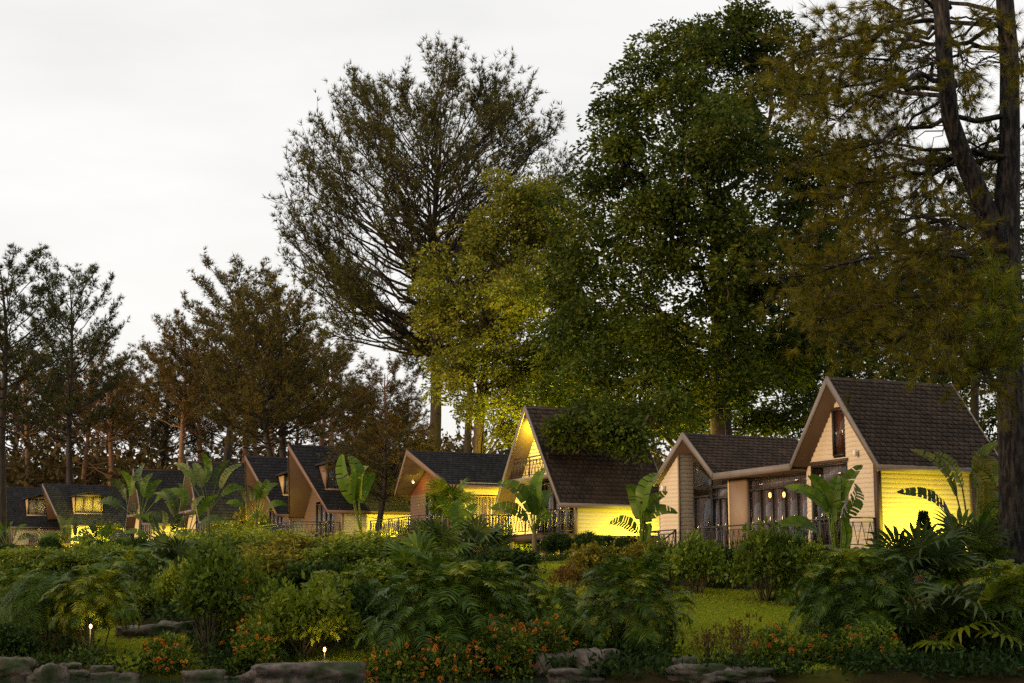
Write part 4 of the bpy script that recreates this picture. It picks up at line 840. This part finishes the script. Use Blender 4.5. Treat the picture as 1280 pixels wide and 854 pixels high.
def banana(base, spec, label, Y, seed=0, name='banana_plant', group='banana plants', trunk=0, cat='banana', tw=.09):
    """spec: per leaf (stalk top px, tip px, width px, depth shift of the tip, tear, material)"""
    r = empty(name, base); tag(r, label, cat, group); k = Y / FPX; rng = random.Random(seed)
    mb = MB(); mb.tube([(0, 0, -.1), (.01, 0, trunk * .5 + .1), (0, .01, trunk + .25)], [tw * 1.2, tw, tw * .6], 9); mb.build('trunk', 'stem', r, True)
    for i, (ax, ay, tx, ty, wpx, dy, tear, mat) in enumerate(spec):
        d1 = rng.uniform(-.25, .25); a = at(ax, ay, Y + d1) - base; b = at(tx, ty, Y + d1 + dy) - base
        side = V((rng.uniform(-.3, .3) + .8, rng.choice((-1, 1)) * .5, 0)) if abs(b.x - a.x) < abs(b.z - a.z) * 1.2 else V((0, .55, .85))
        link('leaf', paddle_leaf((a.x * .05, a.y * .05, trunk), a, b, wpx * k, side, mat, seed * 31 + i, tear), r)
    return r

def bush_mesh(mat, r, h, n, L, W, seed, stems=9, clump=26, open_=0.0, axis_up=.35, twig='stem'):
    """leafy shrub: stems, twigs and rosettes of leaves; returns stem and leaf meshes"""
    rng = np.random.default_rng(seed); lf = MB(); st = MB(); C = []; LB = unit(rng.normal(size=(11, 3)) + np.array([0, 0, .4]))
    for i in range(n):
        d = unit(rng.normal(size=3)); d[2] = abs(d[2]) * 1.0 - .15; rad = rng.uniform(.40, 1) ** .6 * (.72 + .42 * max(0, max(float(np.dot(d, q)) for q in LB)) ** 3)
        c = np.array([0, 0, h * .45]) + d * np.array([r, r, h * .55]) * rad; c[2] = max(c[2], .06 + open_ * h); C.append(c)
    C = np.array(C); C += rng.normal(0, .06 * r, C.shape); sh = rng.random(n) < (.1 if n < 900 else 0); C[sh, 2] += h * rng.uniform(.08, .32, sh.sum()); C[sh, :2] *= 1.12
    for i in range(stems):
        c = C[rng.integers(0, n)]; b = np.array([rng.normal(0, .08 * r), rng.normal(0, .08 * r), -.08]); st.tube(limb_curve(b, c, rise=.12, n=5, rng=rng), np.linspace(.022, .007, 5), 4, cap=False)
    for c in C:
        m = int(clump * rng.uniform(.6, 1.3)); d = unit(rng.normal(size=(m, 3)) + np.array([0, 0, axis_up])); p = c + d * rng.uniform(.02, .16, (m, 1)) * max(.6, r)
        leaves(lf, p, d + np.array([0, 0, .1]), L, W, rng, .2, tone=np.clip(rng.normal(.42, .15, m) + rng.normal(0, .2), 0, 1))
    return st.mesh('stem', twig), lf.mesh('foliage', mat)
BU = {}
for nm, a in {'round': ('shrub_dark', .9, 1.35, 1000, .085, .055, 1, 8, 10), 'leafy': ('shrub', 1.1, 1.5, 340, .155, .08, 2, 26, 16), 'bright': ('shrub_bright', 1.0, 1.3, 360, .15, .075, 3, 22, 16), 'olive': ('shrub_olive', 1.1, 1.6, 240, .18, .095, 4, 30, 15), 'rust': ('shrub_rust', .8, 1.2, 90, .12, .06, 5, 30, 14, .1),
                'dark': ('shrub_dark', 1.1, 1.4, 280, .17, .09, 6, 24, 16), 'tall': ('shrub', .8, 2.2, 330, .15, .075, 7, 30, 15), 'big': ('shrub_bright', 1.5, 2.3, 560, .20, .10, 8, 34, 16), 'low': ('shrub', 1.2, .6, 220, .15, .08, 9, 16, 14), 'twig': ('shrub_rust', .6, 1.1, 34, .10, .05, 10, 26, 10, .15)}.items():
    BU[nm] = bush_mesh(*a)
DIM = {'round': (.8, 1.25), 'leafy': (1.1, 1.5), 'bright': (1.0, 1.3), 'olive': (1.1, 1.6), 'rust': (.8, 1.2), 'dark': (1.1, 1.4), 'tall': (.8, 2.2), 'big': (1.5, 2.3), 'low': (1.2, .6), 'twig': (.6, 1.1)}
def bush(kind, pos, wd, ht, label, rz=0, name='shrub', group=None, cat='shrub'):
    r0, h0 = DIM[kind]; r = empty(name, pos, rz, (wd / 2 / r0 / 1.08, wd / 2 / r0 / 1.08, ht / h0 / 1.05)); tag(r, label, cat, group)
    link('stem', BU[kind][0], r); link('foliage', BU[kind][1], r); return r
def bpx(kind, x, yb, wpx, hpx, label, Y=None, **kw):
    p = gx(x, Y) if Y else on_ground(x, yb); k = p.y / FPX
    return bush(kind, p, wpx * k, hpx * k, label, rz=(x * 7.3) % 6.28, **kw)

# clipped balls at the A-frame cabin and on the left bank
for x, Y, wd, ht, lb in ((695, 62, 44, 34, 'clipped dark ball shrub nearest the bright spotlight'), (735, 64, 40, 34, 'clipped dark ball shrub in the middle of the A-frame wall'), (762, 65, 30, 30, 'small clipped ball shrub half behind its neighbour'), (786, 61, 40, 30, 'clipped ball shrub at the banana beside the A-frame wall'), (615, 68, 40, 30, 'clipped ball shrub left of the A-frame deck')):
    p = gx(x, Y); bush('round', p, wd * Y / FPX, ht * Y / FPX, lb, x, 'clipped_shrub', 'clipped ball shrubs')
for i, (x, Y, wd, ht) in enumerate([(146, 70, 34, 24), (173, 66, 34, 28), (203, 64, 40, 30), (178, 56, 38, 26), (205, 54, 36, 30), (30, 66, 34, 20), (60, 76, 30, 26), (118, 74, 30, 22), (235, 66, 34, 26), (262, 62, 34, 28)]):
    p = gx(x, Y); bush('round', p, wd * Y / FPX, ht * Y / FPX, 'clipped dark green ball shrub on the bank below the far cabins', i * 1.3, 'clipped_shrub', 'ball shrubs on the left bank')
# hedge line in front of the near cabin
HG = 'leafy shrubs before the two gabled cabin'
for x, yb, wd, ht, kind, lb in ((870, 742, 80, 70, 'leafy', 'leafy shrub below the steps of the two gabled cabin'), (905, 735, 60, 50, 'dark', 'dark shrub left in the deck hedge'), (960, 752, 95, 92, 'leafy', 'large rounded leafy shrub before the cabin deck'), (985, 718, 70, 50, 'dark', 'dark shrub against the deck edge right of the large rounded one'), (830, 738, 60, 60, 'leafy', 'leafy shrub right of the bamboo palm clump'), (1010, 722, 60, 44, 'leafy', 'leafy shrub at the banana before the cabin door'), (805, 712, 60, 34, 'olive', 'olive shrub below the banana at the A-frame wall'), (745, 722, 70, 40, 'olive', 'olive shrub on the lawn edge before clipped balls')):
    bpx(kind, x, yb, wd, ht, lb, group=HG)
bpx('rust', 710, 748, 50, 46, 'reddish twiggy shrub on the lawn before the clipped balls')
bpx('twig', 922, 838, 70, 70, 'thin young shrub with reddish leaves on the lawn'); bpx('twig', 885, 832, 50, 50, 'thin dark young shrub on the lawn beside the reddish one')
# tall shrub mass before the middle cabins
SM = 'shrubs massed before the middle cabins'
for x, Y, wd, ht, kind, lb in ((290, 58, 100, 52, 'big', 'tall yellow green shrub before the amber dormer cabin'), (345, 56, 110, 52, 'big', 'broad yellow green shrub between amber and unlit dormer cabins'), (400, 60, 100, 36, 'big', 'broad shrub before the unlit dormer'), (455, 56, 120, 48, 'big', 'broad shrub below the banana with yellow leaf'), (495, 62, 60, 24, 'olive', 'olive shrub at the deck corner of the low cabin'), (265, 52, 80, 42, 'leafy', 'leafy shrub left end of the shrub mass'), (315, 50, 100, 48, 'leafy', 'leafy shrub low in the middle of the mass'), (370, 49, 100, 54, 'olive', 'olive shrub with loose outline in the mass'), (430, 48, 110, 54, 'leafy', 'leafy shrub right in the mass'), (485, 50, 90, 44, 'leafy', 'leafy shrub before the low cabin deck'), (540, 56, 80, 26, 'dark', 'dark shrub below the low cabin deck'), (605, 60, 70, 24, 'dark', 'dark shrub before the yellow wall of the low cabin'), (640, 56, 60, 26, 'olive', 'low olive shrub near the bright spotlight'), (330, 44, 110, 70, 'olive', 'olive shrub with yellow tips below the mass'), (395, 43, 110, 60, 'dark', 'dark shrub under the yellow tipped one'), (270, 45, 90, 56, 'leafy', 'leafy shrub above the left rocks'), (225, 50, 70, 40, 'dark', 'dark shrub beside the fan palm on the left bank'), (460, 43, 100, 60, 'leafy', 'leafy shrub left of the big feather palm clump'), (530, 48, 100, 36, 'leafy', 'leafy shrub behind the big feather palm clump'), (640, 47, 80, 40, 'dark', 'dark shrub right behind the big feather palm clump'), (240, 60, 70, 46, 'bright', 'bright shrub under the traveller palms'), (190, 72, 80, 22, 'bright', 'bright shrub under the left bananas')):
    p = gx(x, Y); bush(kind, p, wd * Y / FPX, ht * .74 * Y / FPX, lb, x * 1.7, group=SM)
for i, (x, Y, wd, ht, kind) in enumerate([(10, 60, 80, 22, 'bright'), (70, 58, 90, 22, 'low'), (130, 52, 100, 34, 'low'), (30, 50, 100, 32, 'bright'), (95, 47, 100, 46, 'leafy'), (150, 45, 90, 44, 'leafy'), (215, 46, 70, 36, 'low'), (20, 42, 90, 50, 'leafy'), (60, 68, 60, 20, 'dark'), (20, 75, 60, 22, 'dark'), (120, 80, 70, 20, 'dark'), (110, 84, 40, 34, 'bright'), (0, 85, 50, 24, 'dark'), (250, 84, 60, 26, 'leafy'), (300, 78, 70, 40, 'bright'), (210, 88, 70, 30, 'dark')]):
    if x < 240 and Y > 44: ht *= .6
    p = gx(x, Y); bush(kind, p, wd * Y / FPX, ht * Y / FPX, ('low green shrub on the left bank' if kind in ('low', 'leafy') else 'yellow green shrub on the left bank' if kind == 'bright' else 'dark shrub on the left bank near the far decks'), i, group={'low': 'low', 'leafy': 'low', 'bright': 'bright', 'dark': 'dark'}[kind] + ' shrubs of the left bank')

# feather palm clumps
def pc(x, yb, wpx, hpx, label, Y=None, **kw):
    p = gx(x, Y) if Y else on_ground(x, yb); k = p.y / FPX; return palm_clump(p, wpx * k, hpx * k, label, **kw)
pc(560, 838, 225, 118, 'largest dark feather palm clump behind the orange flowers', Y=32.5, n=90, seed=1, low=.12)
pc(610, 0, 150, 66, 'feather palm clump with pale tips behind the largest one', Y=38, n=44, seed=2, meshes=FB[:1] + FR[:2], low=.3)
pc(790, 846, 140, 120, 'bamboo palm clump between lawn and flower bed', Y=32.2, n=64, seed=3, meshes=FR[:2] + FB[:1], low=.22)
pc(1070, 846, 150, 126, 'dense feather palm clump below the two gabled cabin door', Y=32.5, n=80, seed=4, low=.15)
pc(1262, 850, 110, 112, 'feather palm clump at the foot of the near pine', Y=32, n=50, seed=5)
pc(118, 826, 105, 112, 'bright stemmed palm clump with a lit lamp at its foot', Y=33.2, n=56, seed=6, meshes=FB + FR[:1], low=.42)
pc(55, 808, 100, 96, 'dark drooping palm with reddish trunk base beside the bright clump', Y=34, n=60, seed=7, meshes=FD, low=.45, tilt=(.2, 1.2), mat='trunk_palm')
bpx('tall', 262, 826, 90, 140, 'tall leafy shrub on bare stems behind the left pond rocks', Y=33.4); bpx('bright', 300, 0, 80, 90, 'yellow green shrub right of the tall stemmed one', Y=35)
bpx('bright', 385, 826, 125, 88, 'bright dome shaped shrub above the flat boulder', Y=32.6); bpx('leafy', 335, 0, 80, 70, 'leafy shrub left of the bright dome', Y=34.5); bpx('dark', 440, 0, 80, 66, 'dark shrub right of the bright dome', Y=35); bpx('bright', 225, 0, 60, 56, 'bright shrub left of the tall stemmed one', Y=39)
bpx('leafy', 170, 0, 60, 40, 'leafy shrub beside the left lawn', Y=38); bpx('dark', 20, 0, 80, 50, 'dark shrub at the left pond corner', Y=32.2); bpx('leafy', 700, 0, 70, 50, 'leafy shrub between flower bed and bamboo palm', Y=33); bpx('leafy', 1125, 0, 80, 60, 'leafy shrub right of the dense palm clump', Y=32.3)
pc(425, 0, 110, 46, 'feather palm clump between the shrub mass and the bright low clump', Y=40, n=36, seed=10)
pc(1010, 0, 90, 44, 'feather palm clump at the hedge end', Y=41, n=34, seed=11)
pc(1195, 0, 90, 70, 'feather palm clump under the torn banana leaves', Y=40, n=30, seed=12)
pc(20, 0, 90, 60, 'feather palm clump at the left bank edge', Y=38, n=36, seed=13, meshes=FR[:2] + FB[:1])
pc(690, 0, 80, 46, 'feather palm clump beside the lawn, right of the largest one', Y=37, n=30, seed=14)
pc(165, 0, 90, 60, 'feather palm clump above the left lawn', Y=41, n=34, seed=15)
# fan palms
fan_palm(gx(215, 44), .55, 13, 1.1, 'grey green fan palm on the left bank', 1, lean=(.1, 0))
fan_palm(gx(560, 73), 2.45, 15, 1.25, 'lit fan palm on a thin trunk before the red gable', 2, meshes=[FG[1], FG[0], FG[1]], r=.06)
fan_palm(gx(600, 57), .5, 16, 1.25, 'spiky fan palm before the low cabin railing', 3, r=.12)
fan_palm(gx(545, 54), .5, 16, 1.2, 'dark fan palm under the lit one', 4, meshes=[FN[0], FG[0]])
fan_palm(gx(520, 44), .6, 12, 1.1, 'fan palm above the largest feather palm clump', 5, meshes=[FG[0]])
fan_palm(gx(1150, 35), 1.15, 16, 1.25, 'large fan palm with rusty dead leaves', 6, dead=4, meshes=[FN[0], FN[1], FG[0]])
fan_palm(gx(1165, 31.8), .35, 12, 1.15, 'low fan palm at the pond edge', 7, meshes=[FG[0], FN[1], FG[1]])
fan_palm(gx(1222, 31.9), .45, 12, 1.2, 'low fan palm with pale drooping leaves right of its neighbour', 8, meshes=[FG[1], FN[1]])
fan_palm(gx(1210, 38), 1.5, 14, 1.3, 'fan palm standing against the near pine trunk', 9, dead=2, meshes=[FN[0], FG[0]])
fan_palm(gx(1105, 40), .8, 12, 1.1, 'fan palm before the yellow lit wall corner', 10, meshes=[FG[0], FN[2]])
# bananas and traveller palms (leaf positions read off the photo)
B, BP = 'banana', 'banana_pale'
b1 = gx(1048, 44.5)
banana(b1, [(1042, 655, 1011, 580, 20, -.3, .1, B), (1036, 640, 982, 606, 20, .2, .1, B), (1022, 664, 970, 652, 18, -.3, .1, B), (1046, 640, 1077, 580, 20, .3, .15, B), (1053, 650, 1068, 600, 26, .5, .5, B), (1043, 648, 1047, 592, 20, .2, .1, B), (1056, 690, 1052, 640, 15, -.2, 0, B), (1040, 650, 1030, 604, 22, .5, .2, B)], 'banana plant with glossy upright leaves before the cabin door', 44.5, 1)
b2 = gx(801, 58)
banana(b2, [(800, 650, 786, 600, 24, -.2, .1, B), (802, 640, 822, 585, 22, .3, .1, B), (806, 650, 846, 634, 18, -.2, .3, B), (802, 685, 800, 625, 18, -.4, 0, B), (797, 665, 762, 648, 20, .2, .7, B), (804, 655, 834, 610, 20, .4, .2, B)], 'banana plant with fringed leaf against the A-frame side wall', 58, 2)
b3 = gx(668, 61)
banana(b3, [(664, 640, 621, 592, 22, -.3, .15, B), (660, 650, 614, 632, 20, -.2, .3, B), (672, 640, 680, 578, 18, .2, .1, B), (676, 640, 690, 610, 22, .3, .2, B), (668, 645, 655, 600, 18, .4, .2, B), (672, 650, 684, 636, 20, -.3, .3, B)], 'banana plant with pale trunk before the A-frame glass door', 61, 3, trunk=1.0, tw=.11)
b4 = gx(452, 64)
banana(b4, [(443, 625, 436, 560, 22, 0, .15, B), (448, 625, 460, 574, 26, .2, .05, 'shrub_bright'), (442, 630, 428, 566, 18, .4, .3, B), (449, 628, 468, 590, 20, .3, .2, B)], 'banana plant with one yellow leaf before the dark roof', 64, 4, trunk=.9)
b5 = gx(578, 66)
banana(b5, [(572, 665, 546, 618, 18, 0, .1, B), (578, 660, 574, 622, 18, .2, .1, B), (580, 662, 596, 628, 18, -.2, .1, B), (574, 668, 560, 640, 18, .3, .1, B)], 'small dark banana plant under the lit fan palm', 66, 5)
b6 = gx(1222, 41)
banana(b6, [(1196, 620, 1138, 552, 15, -.4, .5, BP), (1203, 610, 1168, 562, 15, -.2, .4, BP), (1188, 645, 1122, 612, 20, -.5, .35, 'fan'), (1195, 660, 1160, 700, 26, -.3, .9, 'fan'), (1222, 610, 1250, 545, 24, .3, .2, BP), (1226, 600, 1222, 560, 40, .4, .5, 'shrub_olive'), (1232, 620, 1238, 570, 36, .5, .4, B), (1228, 640, 1215, 580, 30, .3, .6, 'shrub_olive'), (1230, 650, 1252, 610, 34, .2, .4, B)], 'tall ragged banana with torn leaves against the yellow lit wall', 41, 6, trunk=.7)
for i, (x, y, Y, sc, lb) in enumerate(((172, 600, 84, 1.0, 'traveller palm with fan of paddles before the slate roofed cabin'), (258, 590, 86, 1.05, 'traveller palm with pale trunk before the black roofed cabin'), (232, 622, 80, .9, 'small traveller palm leaning between the two larger ones'), (86, 646, 96, .8, 'traveller palm with dark upright paddles before the gold dormer'), (318, 600, 92, .8, 'traveller palm before the amber dormer cabin'), (8, 640, 100, .7, 'traveller palm at the farthest cabin'), (205, 640, 76, .7, 'small banana beside the slate roofed cabin'), (128, 645, 88, .7, 'small pale banana right of the gold dormer'))):
    rr = random.Random(90 + i); base = gx(x, Y); cy_ = y + 42; sp = []
    for j in range(7):
        a = R(-62 + 124 * j / 6 + rr.uniform(-8, 8)); l = 66 * sc * rr.uniform(.8, 1.1) * (72 / Y) * 1.15; s0 = l * .4
        sp.append((x + s0 * math.sin(a), cy_ - s0 * math.cos(a), x + l * math.sin(a), cy_ - l * math.cos(a) * (1 if abs(a) < .8 else .8), 13 * sc, rr.uniform(-.5, .5), rr.choice((.1, .4, .6)), rr.choice((B, B, 'fan', BP))))
    top = max(.3, at(x, cy_ + 8, Y).z - base.z)
    banana(base, sp, lb, Y, 20 + i, 'traveller_palm', 'traveller palms before the far cabins', top, 'palm', .1)
# small conifer against the yellow wall
def conifer():
    rng = np.random.default_rng(77); p = gx(1158, 46.5); mb = MB(); n = 2600; h = rng.uniform(0, 1, n) ** .8; az = rng.uniform(0, 6.28, n); rr = (1 - h) * .52 * rng.uniform(.55, 1.1, n) + .02
    P_ = np.stack([rr * np.cos(az), rr * np.sin(az), .1 + h * 1.75], 1); d = np.stack([np.cos(az), np.sin(az), .5 + 0 * az], 1)
    leaves(mb, P_, d + rng.normal(0, .3, (n, 3)), .13, .05, rng); r = empty('conifer', p); tag(r, 'small cone shaped conifer against the yellow lit wall', 'conifer')
    mb.build('crown', 'shrub_dark', r); t = MB(); t.tube([(0, 0, -.1), (0, 0, 1.7)], [.04, .01], 6); t.build('trunk', 'bark_dark', r)
conifer()
# orange flowering shrubs
def flower_bush(x, Y, wpx, hpx, label, seed, nf=46):
    rng = np.random.default_rng(seed); p = gx(x, Y); k = Y / FPX; w_, h_ = wpx * k, hpx * k; r = empty('flowering_shrub', p); tag(r, label, 'flowers', 'orange flowering shrubs by the pond')
    n = 110; C = unit(rng.normal(size=(n, 3))); C[:, 2] = np.abs(C[:, 2]); C = C * np.array([w_ / 2, w_ / 2.6, h_]) * rng.uniform(.5, 1, (n, 1)); lf = MB(); st = MB(); fl = MB()
    for c in C:
        m = 16; d = unit(rng.normal(size=(m, 3)) + np.array([0, 0, .3])); leaves(lf, c + d * rng.uniform(.01, .12, (m, 1)), d, .09, .05, rng, .2)
    for i in range(12): st.tube(limb_curve((rng.normal(0, .05), rng.normal(0, .05), -.08), C[i], rise=.1, n=5, rng=rng), np.linspace(.012, .005, 5), 4, cap=False)
    D = unit(rng.normal(size=(nf, 3))); D[:, 2] = np.abs(D[:, 2]); D[:, 1] -= .3; Fp = D * np.array([w_ / 2, w_ / 2.5, h_]) * rng.uniform(.8, 1.08, (nf, 1)); Fp[:, 2] = np.abs(Fp[:, 2]) + .04
    for f in Fp:
        m = 18; q = rng.uniform(.5, 1.25); d = unit(rng.normal(size=(m, 3)) + np.array([0, -.2, .5])); leaves(fl, f + d * .018 * q, d, .034 * q, .03 * q, rng, .3, tone=np.clip(rng.normal(.5, .3) + rng.normal(0, .15, m), 0, 1))
    lf.build('foliage', 'shrub', r); st.build('stem', 'stem', r); o = fl.build('blossoms', 'petal', r); o['kind'] = 'stuff'
for x, Y, wp, hp, lb, nf in ((500, 30.9, 90, 50, 'orange flowering shrub at the right end of the flat boulder', 40), (565, 30.8, 100, 60, 'orange flowering shrub in the middle of the flower bed', 60), (630, 31.2, 100, 72, 'tall orange flowering shrub below the largest palm clump', 60), (680, 31.6, 80, 60, 'orange flowering shrub beside the root covered rock', 34), (965, 31.2, 70, 42, 'orange flowering shrub on the lawn edge', 24), (1085, 31.0, 90, 46, 'orange flowering shrub under the dense palm clump', 22), (1020, 31.0, 70, 30, 'low orange flowering shrub between lawn and dense palm clump', 14), (320, 31.6, 60, 60, 'rusty flowering shrub left of the flat boulder', 30), (210, 31.5, 70, 44, 'rusty flowering shrub on the left pond edge', 30), (300, 33.5, 60, 80, 'rusty flowering shrub behind the left rocks', 26)):
    flower_bush(x, Y, wp, hp, lb, int(x), nf)
# boulders along the pond
def boulder(pos, sx, sy, sz, label, seed, group='boulders along the pond edge', flat=.0):
    rng = np.random.default_rng(seed); import bmesh; from mathutils import noise
    bm = bmesh.new(); bmesh.ops.create_icosphere(bm, subdivisions=4, radius=1); off = Vector(rng.uniform(-50, 50, 3))
    for v_ in bm.verts:
        q = v_.co.copy(); e = 4.5; m = (abs(q.x) ** e + abs(q.y) ** e + abs(q.z) ** e) ** (1 / e); q = q / m
        q *= 1 + .34 * noise.noise(q * 1.1 + off) + .20 * abs(noise.noise(q * 2.6 + off)) + .09 * noise.noise(q * 6 + off) + .04 * noise.noise(q * 14 + off)
        v_.co = (q.x * sx, q.y * sy, q.z * sz)
    me = bpy.data.meshes.new('boulder'); bm.to_mesh(me); bm.free(); me.materials.append(M['rock'])
    for p_ in me.polygons: p_.use_smooth = True
    o = link('boulder', me, None, pos, (0, 0, rng.uniform(-.3, .3))); tag(o, label, 'rock', group); return o
boulder(V((at(382, 742, 30.3).x, 30.3, .05)), .95, .5, .26, 'broad flat topped boulder at the pond edge', 1)
boulder(V((at(68, 742, 30.6).x, 30.6, .02)), .26, .3, .28, 'dark boulder at the left pond edge', 2)
boulder(V((at(12, 742, 31.2).x, 31.2, .15)), .5, .35, .22, 'pale flat boulder left of the dark one', 3)
for i, (x, y, s) in enumerate([(95, 840, .16), (110, 848, .15), (132, 844, .2), (155, 848, .2), (126, 834, .15), (45, 852, .14), (255, 846, .28), (290, 850, .14), (88, 830, .14)]):
    p = at(x, y, 30.9 + .05 * (i % 5)); boulder(V((p.x, 30.9 + .05 * (i % 5), max(-.05, p.z - .08))), s * 1.3, s, s * .7, 'small rounded rock in the left pond edging', 30 + i, 'small rocks of the left pond edging')
for x, y, sx, sz, lb, sd in ((188, 794, .62, .18, 'long pale rock ledge on the left lawn', 50), (222, 790, .4, .2, 'dark topped rock at the ledge end', 51), (700, 836, .42, .26, 'reddish rock under bare roots', 52), (745, 838, .36, .34, 'upright grey rock beside the bamboo palm', 53), (722, 848, .5, .14, 'flat reddish rock slab at the bed edge', 54), (872, 846, .5, .18, 'flat pinkish rock at the lawn edge', 55), (925, 848, .5, .14, 'low flat rock before the orange flowers', 56), (855, 836, .22, .16, 'dark rock between palm clump and lawn', 57), (905, 852, .4, .12, 'small flat rock at the water', 58)):
    p = on_ground(x, y); boulder(V((p.x, p.y, p.z + .02)), sx, .35, sz, lb, sd)
# bare roots over the reddish rock
for i, pts in enumerate(([(675, 842), (690, 832), (715, 828), (745, 830)], [(690, 846), (720, 838), (742, 842)])):
    mb = MB(); mb.tube([at(x, y, 30.9 + .1 * j) for j, (x, y) in enumerate(pts)], np.linspace(.028, .014, len(pts)), 6); o = mb.build('dead_branch', 'fascia'); tag(o, 'bare dead branch lying over the reddish rock', 'branch', 'dead branches on the rock')
# small garden lights in the foreground plants
for x, y, Y, lb in ((115, 783, 32.3, 'small lit globe lamp in the bright stemmed palm'), (407, 812, 31.7, 'small lit globe lamp under the bright low palm')):
    p = at(x, y, Y); g = gx(x, Y); r = empty('garden_lamp', g); tag(r, lb, 'lamp', 'globe lamps in the foreground'); h = p.z - g.z
    mb = MB(); mb.tube([(0, 0, -.1), (0, 0, h)], [.012, .012], 6); mb.build('stake', 'iron', r); mb = MB(); mb.tube([(0, 0, h - .04), (0, 0, h - .02), (0, 0, h + .02), (0, 0, h + .04)], [.01, .024, .024, .01], 10); mb.build('globe', 'globe', r)
    d = bpy.data.lights.new('lamp_glow', 'POINT'); d.energy = 9; d.color = (1, .7, .3); d.shadow_soft_size = .05; o = bpy.data.objects.new('lamp_glow', d); COL.objects.link(o); o.parent = r; o.location = (0, -.1, h)
# shrubs in the spill of the cabin spotlights
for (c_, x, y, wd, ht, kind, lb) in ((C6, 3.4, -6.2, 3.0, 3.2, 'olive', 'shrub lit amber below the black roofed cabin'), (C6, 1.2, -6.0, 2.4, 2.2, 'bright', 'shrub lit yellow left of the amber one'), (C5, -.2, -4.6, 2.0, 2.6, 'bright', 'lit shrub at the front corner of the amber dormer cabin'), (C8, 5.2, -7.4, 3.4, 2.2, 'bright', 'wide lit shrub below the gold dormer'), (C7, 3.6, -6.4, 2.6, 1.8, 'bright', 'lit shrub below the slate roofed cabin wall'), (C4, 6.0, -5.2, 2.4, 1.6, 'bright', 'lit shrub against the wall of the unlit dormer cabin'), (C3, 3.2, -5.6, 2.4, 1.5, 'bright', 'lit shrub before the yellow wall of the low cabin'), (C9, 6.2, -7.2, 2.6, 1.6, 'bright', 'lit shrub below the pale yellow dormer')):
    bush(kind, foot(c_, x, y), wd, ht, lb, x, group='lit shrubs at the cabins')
spot(foot(C6, 2.6, -7.4), 90, 'stake spotlight before the amber lit shrub', col=(1, .62, .08)); spot(foot(C5, -1.0, -5.6), 40, 'stake spotlight before the lit corner shrub', col=(1, .66, .08)); spot(foot(C8, 3.8, -8.4), 60, 'stake spotlight before the wide lit shrub'); spot(foot(C3, 2.4, -6.6), 30, 'stake spotlight before the low cabin deck shrub')
# unseen pines added round the near end of the pond to shade the foreground
for i, (x, y, k, sc_) in enumerate(((6, -9, 0, 1), (-5, -14, 2, 1.1), (16, -6, 2, 1), (26, 2, 0, 1), (34, 14, 2, 1.05), (12, -20, 1, 1.1), (0, -26, 0, 1.1), (22, -16, 3, 1.2), (-9, -24, 3, 1.2), (32, -8, 1, 1), (40, 2, 0, 1.1), (24, 16, 3, 1), (31, 27, 0, .9), (-3, -38, 2, 1.2), (12, -34, 0, 1.2))):
    r = empty('pine_tree', (x, y, gz(x, y)), i * 1.7, (sc_ * 1.2, sc_ * 1.2, sc_)); tag(r, 'unseen pine added round the near end of the pond to shade the foreground', 'tree', 'unseen pines added for shade'); link('trunk', PT[k][0], r); link('crown', PT[k][1], r)
bt = [o for o in bpy.data.objects if o.name.startswith('broadleaf_tree') and o['label'].startswith('huge')][0]
SDX, SDY = math.sin(SUN_AZ), math.cos(SUN_AZ)
for x, y, rz, sc_ in [(SDX * dd + SDY * of, SDY * dd - SDX * of, of, .68) for of, dd in ((13, 62), (17.5, 56), (22, 63), (26.5, 57), (31, 62))] + list(((3, -14, 1, .9), (-9, -24, 3.5, .95), (33, -2, .5, .9))):  # unseen shade trees added: a row blocking the low sun, others blocking sky
    r = empty('broadleaf_tree', (x, y, gz(x, y)), rz, sc_); tag(r, 'unseen broadleaf tree added to keep sun and sky light off the foreground', 'tree', 'unseen broadleaf trees added for shade')
    for ch in bt.children: link(ch.name.split('.')[0], ch.data, r)
